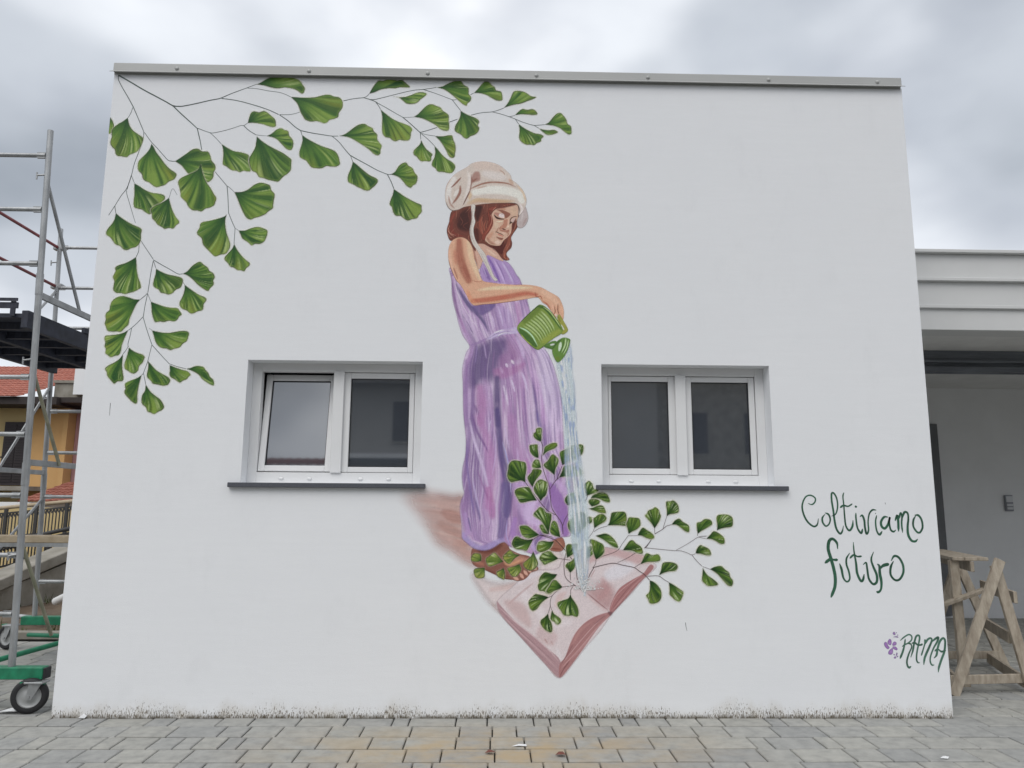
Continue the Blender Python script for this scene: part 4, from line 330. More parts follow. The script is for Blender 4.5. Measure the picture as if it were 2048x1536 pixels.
('hair',(118,70,58),3.0,1.6,[(2899,4012),(2880,3958),(2875,3915),(2858,3850),(2865,3799),(2888,3753),(2937,3754),(2998,3746),(3055,3717),(3084,3680),(3100,3667),(3103,3727),(3120,3729),(3168,3728),(3209,3707),(3258,3682),(3291,3641),(3315,3607),(3348,3587),(3382,3595),(3362,3625),(3358,3654),(3394,3697),(3402,3740),(3393,3782),(3413,3825),(3446,3877),(3460,3937),(3459,3975),(3476,4032),(3451,4081),(3369,4088),(3205,4085),(3082,4070),(2980,4043)],[('p',(76,46,44),44.9,0.9,[(2961,3997),(3042,4033),(3054,3918),(3049,3845),(2996,3836),(2939,3869),(2941,3937)]),('p',(70,42,40),20.4,0.9,[(3091,4051),(3148,4059),(3140,4000),(3113,3923),(3092,3970)]),('p',(92,44,40),10.5,0.9,[(3209,3707),(3302,3717),(3330,3755),(3347,3709),(3323,3641),(3283,3657)]),('p',(84,44,40),12.2,0.8,[(3085,3854),(3118,3854),(3127,3769),(3111,3735),(3082,3786)]),('s',(140,72,58),16.3,16.3,9.8,0.8,[(2928,4001),(2897,3945),(2885,3902)]),('s',(130,66,56),24.4,20.3,12.2,0.8,[(2901,3915),(2899,3843),(2936,3801),(2997,3793)]),('s',(150,84,66),14.7,12.2,7.3,0.85,[(3157,3983),(3133,3906),(3147,3834),(3180,3770)]),('s',(158,92,72),9.0,7.3,4.9,0.85,[(3182,3932),(3166,3872),(3192,3804),(3180,3762)]),('s',(168,102,80),6.5,4.9,3.7,0.8,[(3158,3928),(3150,3872),(3159,3834)]),('s',(96,52,46),9.8,8.2,5.7,0.8,[(3189,4005),(3206,3950),(3207,3890),(3179,3838)]),('s',(214,158,136),3.7,2.8,2.0,0.85,[(2881,3885),(2868,3842),(2891,3813),(2936,3796)]),('s',(206,146,124),3.2,2.4,2.0,0.8,[(2874,3859),(2883,3813),(2920,3788)]),('s',(216,166,142),3.7,2.4,2.0,0.8,[(2865,3812),(2883,3783),(2900,3775)]),('s',(84,42,38),4.9,4.1,2.8,0.8,[(2866,3859),(2863,3808),(2892,3770)]),('s',(128,76,66),5.7,4.1,3.7,0.8,[(2934,3894),(2947,3852),(2980,3827),(3029,3802)]),('s',(120,70,62),4.1,3.3,2.9,0.7,[(3050,4033),(3039,3982),(3052,3922)]),('s',(150,88,70),20.4,12.2,9.8,0.8,[(3403,3876),(3383,3807),(3371,3731),(3343,3662),(3344,3612),(3372,3593)]),('s',(206,130,98),4.1,2.8,2.4,0.85,[(3347,3654),(3336,3620),(3352,3595)]),('s',(196,128,104),3.7,2.8,2.4,0.8,[(3387,3773),(3379,3722),(3351,3675)]),('s',(196,128,104),3.7,2.9,2.5,0.7,[(3439,3932),(3423,3868),(3399,3816)]),('s',(96,46,40),10.6,8.2,5.7,0.8,[(3427,3953),(3411,3893),(3403,3850)]),('s',(78,38,34),5.7,4.1,3.7,0.8,[(3326,3751),(3314,3713),(3290,3704)]),('s',(176,112,88),3.7,2.8,2.4,0.7,[(3367,3739),(3335,3679),(3327,3633)]),('strands',130)]),
('face',(196,162,140),2.2,1.8,[(3258,4026),(3296,4052),(3347,4056),(3392,4072),(3434,4076),(3451,4060),(3453,4023),(3450,3982),(3444,3940),(3405,3915),(3398,3890),(3395,3849),(3387,3817),(3364,3789),(3335,3764),(3316,3735),(3301,3716),(3273,3712),(3231,3718),(3195,3737),(3177,3758),(3187,3799),(3212,3837),(3232,3874),(3241,3912),(3234,3950),(3228,3978),(3240,4007)],[('s',(186,128,102),35.7,29.8,17.9,0.6,[(3195,3768),(3218,3799),(3242,3831)]),('s',(202,178,154),35.9,35.9,20.9,0.8,[(3265,3913),(3277,3869)]),('s',(196,168,142),48.0,48.0,27.0,0.6,[(3402,4038),(3420,3997)]),('s',(110,56,46),24.0,21.0,13.2,0.9,[(3258,4038),(3317,4055),(3377,4069),(3446,4083)]),('s',(84,38,32),15.0,15.0,7.2,0.9,[(3455,4076),(3465,4039),(3453,3982)]),('s',(176,118,92),15.0,12.0,10.8,0.6,[(3303,4036),(3348,4034)]),('p',(136,82,68),6.6,0.9,[(3270,4029),(3318,4027),(3360,4010),(3387,3993),(3372,3968),(3345,3952),(3333,3980),(3303,4011)]),('p',(168,116,104),3.6,0.8,[(3246,3997),(3270,4004),(3300,3989),(3294,3966),(3270,3979)]),('p',(212,196,194),2.4,0.95,[(3298,3995),(3312,3997),(3334,3986),(3332,3959),(3312,3960),(3288,3973)]),('s',(120,66,58),3.0,2.4,1.5,0.8,[(3297,3995),(3318,3989),(3333,3983)]),('p',(74,34,32),2.7,0.95,[(3249,3988),(3270,3969),(3297,3957),(3327,3950),(3338,3953),(3330,3942),(3297,3942),(3270,3949),(3255,3966)]),('s',(220,200,176),9.0,6.6,4.2,0.8,[(3271,3925),(3301,3924),(3327,3931)]),('p',(176,120,98),5.4,0.85,[(3333,3939),(3369,3942),(3364,3902),(3352,3876),(3328,3863),(3304,3854),(3294,3863),(3307,3882),(3328,3907)]),('s',(206,168,146),12.0,10.2,6.6,0.8,[(3372,3952),(3369,3914),(3367,3883)]),('s',(216,188,168),20.9,17.9,7.2,0.85,[(3364,3886),(3370,3877)]),('s',(104,56,48),12.0,7.8,4.8,0.9,[(3319,3863),(3337,3856),(3349,3854)]),('s',(132,78,64),4.8,3.6,2.7,0.8,[(3295,3857),(3304,3882)]),('p',(158,98,82),5.4,0.8,[(3298,3854),(3349,3848),(3376,3855),(3373,3833),(3337,3835),(3307,3841)]),('s',(190,150,132),6.6,4.8,3.6,0.7,[(3307,3836),(3319,3834)]),('s',(70,30,30),6.0,4.8,2.1,0.95,[(3264,3833),(3273,3834),(3287,3825),(3310,3816),(3334,3801)]),('s',(226,178,162),9.0,5.4,2.7,0.9,[(3316,3830),(3345,3818)]),('s',(190,122,106),11.9,8.9,4.2,0.85,[(3281,3816),(3305,3805),(3329,3792)]),('p',(134,76,64),4.8,0.85,[(3270,3792),(3299,3785),(3329,3779),(3317,3763),(3290,3771)]),('s',(216,186,170),29.8,23.8,14.9,0.8,[(3266,3744),(3299,3744)]),('s',(196,150,132),11.9,8.9,6.0,0.6,[(3231,3753),(3261,3728)]),('s',(222,178,158),4.8,3.6,2.1,0.9,[(3398,3908),(3394,3849),(3376,3805),(3338,3767),(3311,3732)]),('s',(74,38,32),7.2,5.4,2.7,0.9,[(3383,3914),(3387,3943),(3402,3962),(3426,3970),(3446,3967)]),('p',(192,166,158),2.4,0.95,[(3390,3935),(3408,3953),(3428,3956),(3422,3928),(3405,3918)]),('p',(62,34,30),2.1,0.9,[(3380,3899),(3383,3927),(3405,3918),(3390,3908)]),('s',(124,70,58),15.0,12.0,6.0,0.8,[(3435,3953),(3420,3915),(3406,3877)]),('s',(118,68,58),5.4,4.2,3.0,0.8,[(3177,3761),(3207,3726),(3255,3711),(3299,3712)]),('s',(176,112,90),7.8,6.0,4.2,0.7,[(3240,3950),(3238,3893),(3212,3837),(3188,3796)]),('s',(150,90,74),4.2,3.6,2.4,0.7,[(3228,3981),(3241,3937),(3232,3881)]),('s',(150,96,78),17.9,14.9,11.9,0.55,[(3191,3786),(3219,3743),(3261,3722)]),('s',(160,104,84),11.9,9.0,9.0,0.6,[(3349,3832),(3373,3820),(3361,3795)]),('s',(150,96,80),9.0,7.2,6.0,0.6,[(3289,3875),(3277,3844),(3266,3831)]),('s',(68,30,28),4.8,3.6,1.5,0.95,[(3252,3978),(3270,3960),(3297,3949),(3333,3948)]),('s',(64,30,28),3.6,3.0,1.5,0.95,[(3261,3830),(3278,3830),(3301,3819),(3333,3801)])]),
('hair_lock',(136,72,58),2.5,1.2,[(3204,4019),(3234,4019),(3258,4038),(3269,4051),(3254,4057),(3227,4051),(3204,4038),(3198,3987),(3205,3949),(3199,3893),(3179,3845),(3158,3814),(3150,3773),(3171,3758),(3185,3796),(3209,3837),(3229,3871),(3238,3912),(3234,3950),(3225,3981)],[('s',(206,150,126),3.0,2.4,1.5,0.85,[(3269,4051),(3252,4038),(3234,4019)]),('s',(210,156,134),2.7,2.4,1.5,0.85,[(3210,3993),(3228,3962),(3229,3918),(3214,3874)]),('s',(90,48,42),4.8,4.2,2.7,0.8,[(3204,4019),(3216,3975),(3217,3924),(3194,3868)]),('s',(176,106,82),4.8,3.6,2.7,0.8,[(3223,3909),(3206,3855),(3176,3811)])]),
('ear_puff',(178,165,163),4.0,6.9,[(3506,4055),(3525,4019),(3535,3957),(3518,3906),(3487,3874),(3452,3876),(3442,3920),(3457,3972)],[('s',(161,138,134),19.6,14.7,11.8,0.7,[(3521,3957),(3492,3895)]),('s',(195,186,184),19.7,14.7,11.8,0.7,[(3491,3998),(3477,3936)]),('s',(87,58,51),6.9,4.9,3.9,0.8,[(3501,4050),(3481,4008),(3462,3977)])]),
('hat',(195,182,172),3.0,4.4,[(2902,4013),(2868,4037),(2846,4081),(2838,4132),(2839,4184),(2849,4237),(2873,4284),(2911,4332),(2960,4369),(3014,4402),(3053,4434),(3102,4452),(3167,4456),(3241,4444),(3301,4417),(3351,4376),(3386,4335),(3398,4296),(3441,4262),(3485,4211),(3513,4154),(3521,4102),(3508,4050),(3491,4016),(3462,3979),(3454,3997),(3454,4049),(3434,4082),(3368,4088),(3294,4088),(3220,4084),(3147,4073),(3073,4060),(3029,4052),(2990,4044),(2951,4024)],[('s',(199,180,169),99.0,99.0,44.6,0.7,[(3103,4419),(3192,4426),(3281,4396)]),('s',(205,197,193),74.2,64.3,39.6,0.8,[(3168,4347),(3267,4327),(3326,4318)]),('p',(163,125,114),19.8,0.9,[(3089,4364),(3123,4356),(3131,4294),(3114,4278),(3070,4264),(3046,4229),(3050,4282),(3064,4334)]),('s',(142,98,85),19.7,14.8,12.8,0.8,[(3060,4303),(3065,4277),(3104,4304)]),('s',(188,157,136),24.7,19.8,12.9,0.8,[(3376,4298),(3406,4256)]),('s',(214,209,201),73.8,73.8,24.6,0.95,[(3086,4178),(3194,4201),(3342,4198),(3456,4163),(3481,4112)]),('s',(150,106,87),12.8,11.8,6.9,0.85,[(3042,4206),(3095,4233),(3154,4257),(3218,4270),(3292,4270),(3366,4260),(3431,4231)]),('s',(180,148,129),12.8,9.9,6.9,0.6,[(3105,4215),(3184,4237)]),('s',(193,167,134),29.4,29.4,16.7,0.85,[(3029,4084),(3107,4111),(3195,4107),(3318,4104),(3417,4106)]),('s',(201,174,142),29.5,19.7,17.7,0.8,[(3047,4172),(3043,4115)]),('s',(201,178,152),12.9,14.8,8.9,0.8,[(3441,4247),(3490,4185),(3513,4107)]),('s',(210,201,195),34.6,29.7,19.8,0.85,[(3024,4365),(3040,4292),(3027,4198),(2999,4114)]),('s',(212,207,203),44.4,39.4,24.6,0.85,[(2912,4300),(2874,4216),(2866,4143),(2886,4081)]),('s',(210,205,199),34.4,29.5,17.7,0.8,[(2948,4197),(2915,4144)]),('s',(148,108,96),9.9,6.9,5.9,0.85,[(2968,4309),(2932,4264),(2889,4219)]),('s',(153,115,104),17.7,12.8,9.8,0.85,[(2962,4233),(2961,4181),(2935,4124),(2901,4076)]),('s',(142,104,93),7.9,6.9,4.9,0.85,[(3052,4339),(3056,4282),(3047,4198),(3018,4125),(2985,4057)]),('s',(104,68,58),7.9,5.9,4.4,0.8,[(3042,4188),(3013,4120),(2990,4067)]),('s',(95,62,53),5.4,4.4,2.9,0.85,[(2845,4091),(2870,4037),(2907,4015),(2951,4026)]),('s',(180,152,138),6.9,5.9,4.4,0.7,[(2838,4174),(2849,4237),(2882,4295)]),('s',(167,134,115),8.9,5.9,5.0,0.8,[(3291,4383),(3324,4360),(3339,4334)]),('s',(142,98,81),8.8,6.9,4.9,0.8,[(2990,4044),(3073,4061),(3196,4082)]),('s',(81,41,34),6.9,7.9,3.9,0.9,[(3294,4087),(3382,4088),(3437,4080),(3459,4044),(3462,3998)]),('s',(212,201,199),14.8,11.8,7.9,0.8,[(3466,4086),(3486,4034),(3467,3992)]),('s',(186,150,122),24.5,24.5,19.6,0.55,[(3009,4063),(3127,4096),(3245,4098),(3392,4100)]),('s',(140,98,84),12.8,9.9,6.9,0.85,[(2966,4306),(2927,4259),(2886,4216)]),('s',(150,108,94),16.7,11.8,8.9,0.85,[(2963,4233),(2962,4176),(2935,4121),(2901,4074)]),('s',(160,120,104),14.7,11.8,10.8,0.7,[(2866,4143),(2882,4076),(2917,4035)])]),
('hat_cord',(195,188,180),3.0,2.0,[(3058,4064),(3090,4064),(3087,4008),(3084,3969),(3093,3918),(3081,3871),(3082,3820),(3099,3756),(3140,3693),(3182,3635),(3202,3576),(3231,3509),(3256,3451),(3285,3418),(3257,3413),(3224,3459),(3195,3517),(3162,3580),(3120,3659),(3075,3726),(3054,3794),(3049,3853),(3060,3918),(3063,3982)],[('s',(142,115,108),4.9,4.9,3.3,0.8,[(3062,4055),(3067,3982),(3064,3918),(3055,3845),(3066,3786),(3095,3727)]),('s',(214,209,203),5.7,4.9,3.3,0.8,[(3082,4051),(3080,3969),(3084,3914),(3073,3854),(3082,3794),(3120,3727),(3169,3643)]),('s',(150,125,125),4.9,4.0,3.2,0.7,[(3129,3664),(3170,3592),(3203,3526),(3236,3451)])]),
('arm',(204,160,132),3.2,2.3,[(2967,3782),(2916,3762),(2889,3726),(2875,3672),(2876,3596),(2892,3525),(2916,3467),(2945,3409),(2980,3372),(3003,3334),(3032,3282),(3055,3236),(3095,3200),(3162,3208),(3263,3217),(3375,3233),(3487,3252),(3600,3275),(3628,3267),(3656,3232),(3690,3210),(3712,3181),(3740,3141),(3768,3108),(3781,3130),(3802,3117),(3824,3090),(3831,3154),(3820,3211),(3794,3269),(3763,3295),(3712,3323),(3656,3354),(3599,3372),(3515,3381),(3430,3379),(3317,3385),(3233,3395),(3171,3406),(3148,3435),(3124,3505),(3095,3581),(3083,3652),(3059,3722),(3018,3769)],[('s',(160,98,80),68.1,73.8,34.0,0.9,[(2962,3751),(2970,3621),(3000,3515),(3047,3410)]),('s',(150,90,74),33.9,28.2,22.6,0.6,[(2999,3562),(3029,3480),(3052,3422)]),('s',(186,120,98),34.0,28.3,22.6,0.6,[(2924,3667),(2937,3549)]),('s',(216,186,154),45.4,39.7,25.0,0.85,[(3042,3740),(3060,3622),(3102,3505),(3136,3429)]),('s',(218,172,148),14.7,13.6,9.1,0.8,[(2890,3678),(2891,3590),(2921,3491),(2962,3409)]),('s',(104,60,50),5.1,5.1,2.8,0.85,[(2878,3584),(2893,3522),(2916,3464),(2945,3406),(2980,3370)]),('s',(150,92,76),11.3,9.0,6.8,0.7,[(2921,3514),(2956,3421)]),('s',(180,102,80),50.4,39.2,22.4,0.9,[(3083,3237),(3206,3250),(3374,3278),(3515,3306),(3605,3296)]),('s',(206,140,108),33.7,33.7,22.5,0.7,[(3037,3329),(3060,3265),(3106,3220)]),('s',(222,194,160),33.7,28.1,19.1,0.85,[(3127,3330),(3261,3349),(3430,3354),(3571,3356)]),('s',(166,96,80),5.6,4.5,3.4,0.7,[(3075,3411),(3126,3400),(3159,3409)]),('s',(150,90,78),5.6,4.5,3.4,0.7,[(3095,3202),(3263,3218),(3487,3253)]),('s',(222,176,150),50.8,39.5,22.6,0.7,[(3656,3325),(3735,3274),(3780,3222)]),('s',(158,92,72),7.9,6.8,3.9,0.85,[(3594,3319),(3605,3278),(3639,3284),(3656,3244)]),('s',(176,104,80),11.3,9.0,6.8,0.8,[(3656,3244),(3695,3216),(3723,3175)]),('s',(134,74,56),6.8,5.1,3.4,0.85,[(3752,3205),(3760,3153),(3743,3132)]),('s',(126,66,48),7.9,5.6,3.4,0.85,[(3783,3222),(3782,3165),(3793,3130)]),('s',(212,166,140),16.9,13.5,7.9,0.8,[(3735,3222),(3746,3170)]),('s',(216,168,138),19.1,14.6,7.9,0.8,[(3808,3205),(3819,3136)]),('s',(226,206,190),11.2,9.0,4.5,0.7,[(3763,3135),(3771,3118)])]),
('spout',(92,128,58),3.0,1.9,[(3667,2865),(3734,2907),(3773,2901),(3753,2842),(3715,2844)],[('s',(205,218,205),17.2,12.4,6.7,0.9,[(3720,2876),(3753,2883)]),('s',(60,92,48),7.6,5.7,3.8,0.8,[(3686,2861),(3739,2847)])]),
('handle',(152,152,60),3.0,1.9,[(3776,3107),(3793,3132),(3812,3107),(3831,3073),(3862,3014),(3859,2990),(3828,2967),(3804,2977),(3811,3014),(3792,3058)],[('s',(200,204,200),14.4,12.5,5.8,0.9,[(3807,3043),(3831,3004)]),('s',(116,104,40),9.6,6.7,4.8,0.8,[(3783,3117),(3802,3068)])]),
('can',(124,146,58),3.0,1.9,[(3639,3214),(3672,3200),(3720,3160),(3778,3087),(3811,3033),(3821,2999),(3806,2969),(3758,2939),(3706,2900),(3672,2870),(3643,2845),(3615,2834),(3577,2854),(3524,2903),(3481,2951),(3452,2995),(3449,3024),(3466,3054),(3518,3113),(3576,3169),(3614,3204)],[('s',(98,120,44),57.6,57.6,28.8,0.7,[(3509,3074),(3576,3144),(3624,3184)]),('s',(150,160,60),57.4,47.8,28.7,0.7,[(3663,2909),(3730,2949),(3787,2989)]),('s',(172,190,132),14.4,5.8,5.8,0.85,[(3646,3155),(3691,3108),(3732,3047),(3754,2998)]),('s',(88,116,52),6.3,4.3,3.9,0.75,[(3635,3145),(3681,3098),(3722,3037),(3743,2988)]),('s',(160,180,112),14.4,5.8,5.8,0.85,[(3625,3137),(3672,3093),(3714,3033),(3737,2984)]),('s',(88,116,52),6.3,4.3,3.8,0.75,[(3614,3127),(3661,3083),(3704,3023),(3727,2974)]),('s',(172,190,132),14.4,5.8,5.8,0.85,[(3604,3119),(3652,3078),(3697,3019),(3721,2969)]),('s',(88,116,52),6.2,4.3,3.8,0.75,[(3593,3109),(3641,3068),(3686,3009),(3710,2959)]),('s',(160,180,112),14.4,5.8,5.8,0.85,[(3583,3102),(3632,3062),(3679,3005),(3704,2955)]),('s',(88,116,52),6.2,4.3,3.8,0.75,[(3572,3092),(3621,3052),(3668,2995),(3694,2945)]),('s',(172,190,132),14.4,5.8,5.8,0.85,[(3562,3084),(3612,3047),(3661,2992),(3688,2940)]),('s',(88,116,52),6.2,4.3,3.8,0.75,[(3552,3074),(3601,3037),(3650,2982),(3677,2930)]),('s',(160,180,112),14.4,5.8,5.8,0.85,[(3541,3067),(3592,3031),(3643,2978),(3672,2926)]),('s',(88,116,52),6.2,4.3,3.8,0.75,[(3531,3057),(3582,3021),(3632,2968),(3661,2916)]),('s',(172,190,132),14.4,5.8,5.8,0.85,[(3521,3049),(3572,3016),(3625,2964),(3655,2911)]),('s',(88,116,52),6.2,4.3,3.8,0.75,[(3510,3040),(3561,3006),(3615,2954),(3644,2901)]),('s',(160,180,112),14.4,5.8,5.8,0.85,[(3500,3032),(3552,3001),(3607,2950),(3639,2897)]),('s',(88,116,52),6.2,4.3,3.8,0.75,[(3489,3022),(3542,2991),(3597,2940),(3628,2887)]),('s',(66,104,44),24.1,19.3,10.6,0.9,[(3614,3199),(3672,3185),(3730,3126),(3778,3058),(3811,3004)]),('s',(184,200,128),5.8,5.8,2.9,0.9,[(3663,3194),(3716,3153),(3768,3082),(3802,3028)]),('s',(52,84,40),6.7,5.8,3.4,0.9,[(3639,3211),(3576,3166),(3518,3111),(3466,3051)]),('p',(74,110,48),6.7,0.95,[(3464,3014),(3514,2986),(3567,2937),(3612,2867),(3596,2855),(3548,2888),(3500,2936),(3471,2975)]),('s',(176,214,176),10.5,7.7,4.3,0.9,[(3471,3018),(3524,2993),(3572,2947),(3615,2869)]),('s',(190,198,84),5.7,4.8,2.9,0.9,[(3481,2961),(3519,2912),(3567,2874)]),('s',(56,84,36),6.7,6.7,3.8,0.9,[(3452,2995),(3481,2948),(3524,2900),(3577,2853),(3615,2835)]),('s',(92,116,44),6.7,5.7,3.8,0.8,[(3620,2838),(3672,2870),(3758,2937),(3811,2972)])]),
('rose',(102,136,58),3.0,1.9,[(3768,2900),(3806,2930),(3840,2938),(3878,2926),(3879,2902),(3863,2843),(3834,2784),(3796,2740),(3772,2736),(3748,2774),(3734,2822),(3744,2861)],[('s',(70,104,48),12.4,9.6,6.7,0.8,[(3739,2842),(3768,2886),(3816,2925)]),('s',(196,212,190),22.0,16.3,7.7,0.9,[(3804,2894),(3791,2828)]),('s',(178,200,150),10.5,7.7,4.3,0.9,[(3845,2931),(3840,2877),(3811,2813)]),('s',(178,200,150),8.6,6.7,3.8,0.8,[(3866,2916),(3854,2858),(3825,2799)]),('s',(66,100,50),5.8,4.8,3.4,0.8,[(3828,2926),(3820,2867),(3796,2803)]),('s',(66,100,50),5.8,4.8,3.4,0.8,[(3857,2926),(3847,2862),(3815,2799)]),('s',(110,130,40),28.6,23.9,14.3,0.8,[(3767,2769),(3791,2755)])])]
WATER_L=[(3765,2735),(3793,2563),(3809,2416),(3820,2271),(3831,2102),(3827,1943),(3834,1785),(3857,1590),(3871,1396),(3882,1281),(3909,1129),(3946,978),(3973,925)]
WATER_R=[(3896,2878),(3903,2683),(3918,2507),(3925,2332),(3936,2159),(3955,2003),(3981,1865),(4000,1688),(4018,1513),(4024,1359),(4027,1244),(4014,1092),(3993,926)]

# ------------------------------------------------------------------ ground and paving
me = bpy.data.meshes.new('ground'); me.from_pydata([(-400, -400, -.03), (400, -400, -.03), (400, 400, -.03), (-400, 400, -.03)], [], [(0, 1, 2, 3)])
tag(link('ground', me, M['bed']), kind='structure')
ROW = .253; GAP = .009; LENS = (.122, .172, .232, .345)
def paver_mesh(L, D):
    t = .006; h = .05
    x, y = (L-GAP)/2, (D-.023)/2
    vs = [(-x, -y, -h), (x, -y, -h), (x, y, -h), (-x, y, -h), (-x, -y, -t), (x, -y, -t), (x, y, -t), (-x, y, -t),
          (-x+t, -y+t, 0), (x-t, -y+t, 0), (x-t, y-t, 0), (-x+t, y-t, 0)]
    fs = [(i, (i+1) % 4, 4+(i+1) % 4, 4+i) for i in range(4)]+[(4+i, 4+(i+1) % 4, 8+(i+1) % 4, 8+i) for i in range(4)]+[(8, 9, 10, 11)]
    return vs, fs
PM = {}
for L in LENS:
    vs, fs = paver_mesh(L, ROW); me = bpy.data.meshes.new('paver'); me.from_pydata(vs, [], fs); me.materials.append(M['paver']); PM[L] = me
pave = []
for r in range(-22, 22):
    yc = -.19-ROW/2-ROW*r*1.0
    rr = random.Random(100+r); x = -9.0+rr.random()*.3; last = None
    while x < 15:
        L = rr.choices(LENS, (1, 2.2, 3, 3.6))[0]
        if L == last == .122: L = .345
        last = L
        pave.append((x+L/2, yc, L)); x += L
def seen(x, y):                                   # the strips of paving the photograph shows
    if y < .1: return y > -1.25 and -.9 < x < 8.3
    if x < 0: return x > -.75-.35*y and x < 0.02 and y < 3.0
    return x > 6.85 and x < 7.75+.5*y and y < 5.2
def allowed(x, y, L):
    if y > 5.15: return False
    if y > .13 and .01 < x-L/2 and x+L/2 < WALL_W-.01: return False
    if y > 3.2 and x < 0.1: return False
    return True
pv = tag(empty('pavement', (3.4, -.5, 0)), kind='structure')
vis = sorted([p for p in pave if allowed(*p) and seen(p[0], p[1])], key=lambda p: (p[0]-3.3)**2*.5+(p[1]+5.9)**2)[:298]
vset = set(vis)
for (x, y, L) in vis:
    o = link('paver', PM[L], None, pv, (x, y, random.gauss(0, .0012)))
    o.rotation_euler = (random.gauss(0, .002), random.gauss(0, .002), random.gauss(0, .0012))
V, Fc = [], []
for (x, y, L) in pave:
    if (x, y, L) in vset or not allowed(x, y, L): continue
    vs, fs = paver_mesh(L, ROW); n0 = len(V); dz = random.gauss(0, .0012)
    V += [(a+x, b+y, c+dz) for a, b, c in vs]; Fc += [tuple(i+n0 for i in f) for f in fs]
me = bpy.data.meshes.new('far_paving'); me.from_pydata(V, [], Fc); me.materials.append(M['paver'])
tag(link('far_paving', me, None, pv, (0, 0, 0)), kind='stuff')

# ------------------------------------------------------------------ the white building
B = empty('white_building', (WALL_W/2, 0, 0))
tag(B, 'white plastered flat-roofed building with two windows and a painted front wall', 'building')
OPEN = [(1.285, 2.686, 1.748, 2.727), (4.133, 5.507, 1.748, 2.722)]
REV = .14; TH = .32; DEP = 9.0
w = MB()
xs = [0, 1.285, 2.686, 4.133, 5.507, WALL_W]
for i in range(5):
    a, b = xs[i], xs[i+1]
    if i in (1, 3):
        o = OPEN[i//2]
        w.add([(a, 0, 0), (b, 0, 0), (b, 0, o[2]), (a, 0, o[2])], [(0, 1, 2, 3)]); w.add([(a, 0, o[3]), (b, 0, o[3]), (b, 0, WALL_H), (a, 0, WALL_H)], [(0, 1, 2, 3)])
        for p, q in (((a, o[2]), (a, o[3])), ((b, o[2]), (b, o[3])), ((a, o[2]), (b, o[2])), ((a, o[3]), (b, o[3]))):
            w.add([(p[0], 0, p[1]), (q[0], 0, q[1]), (q[0], TH, q[1]), (p[0], TH, p[1])], [(0, 1, 2, 3)])
    else: w.add([(a, 0, 0), (b, 0, 0), (b, 0, WALL_H), (a, 0, WALL_H)], [(0, 1, 2, 3)])
w.add([(0, 0, 0), (0, DEP, 0), (0, DEP, WALL_H), (0, 0, WALL_H)], [(0, 1, 2, 3)]); w.add([(WALL_W, 0, 0), (WALL_W, DEP, 0), (WALL_W, DEP, WALL_H), (WALL_W, 0, WALL_H)], [(0, 1, 2, 3)])
w.add([(0, DEP, 0), (WALL_W, DEP, 0), (WALL_W, DEP, WALL_H), (0, DEP, WALL_H)], [(0, 1, 2, 3)])
me = bpy.data.meshes.new('wall'); me.from_pydata(w.v, [], w.f); me.update()
bm = bmesh.new(); bm.from_mesh(me); bmesh.ops.remove_doubles(bm, verts=bm.verts, dist=1e-5); bmesh.ops.recalc_face_normals(bm, faces=bm.faces); bm.to_mesh(me); bm.free()
link('wall', me, M['plaster'], B, (0, 0, 0))
MB().box((.02, .02, WALL_H-.12), (WALL_W-.02, DEP-.02, WALL_H-.02)).build('flat_roof', M['concrete'], B)
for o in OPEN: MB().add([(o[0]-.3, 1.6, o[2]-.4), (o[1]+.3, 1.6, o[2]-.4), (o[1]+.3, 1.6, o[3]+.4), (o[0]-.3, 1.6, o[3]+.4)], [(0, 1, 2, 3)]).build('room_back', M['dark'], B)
# metal coping: folded profile run along the parapet
prof = [(.36, 5.262), (-.020, 5.287), (-.023, 5.282), (-.024, 5.214), (-.042, 5.198), (-.041, 5.194), (-.022, 5.207), (-.004, 5.207), (-.004, 5.19)]
c = MB(); n = len(prof)
x0, x1 = -.022, WALL_W+.012
c.add([(x0 if p[1] > 5.19 and p[0] < -.035 else x0+.022, p[0], p[1]) for p in prof]+[(x1 if p[1] > 5.19 and p[0] < -.035 else x1-.022, p[0], p[1]) for p in prof], [(i, i+1, n+i+1, n+i) for i in range(n-1)])
cop = c.build('coping', M['coping'], B)
sol = cop.modifiers.new('sheet', 'SOLIDIFY'); sol.thickness = .003
for x in (.534, 1.654, 2.667, 3.602, 4.568, 5.619, 6.574):
    MB().lathe((x, -.024, 5.242), (0, -1, 0), [(0, .017), (.003, .017), (.008, .012), (.010, .001)], 14).build('screw', M['coping'], cop)

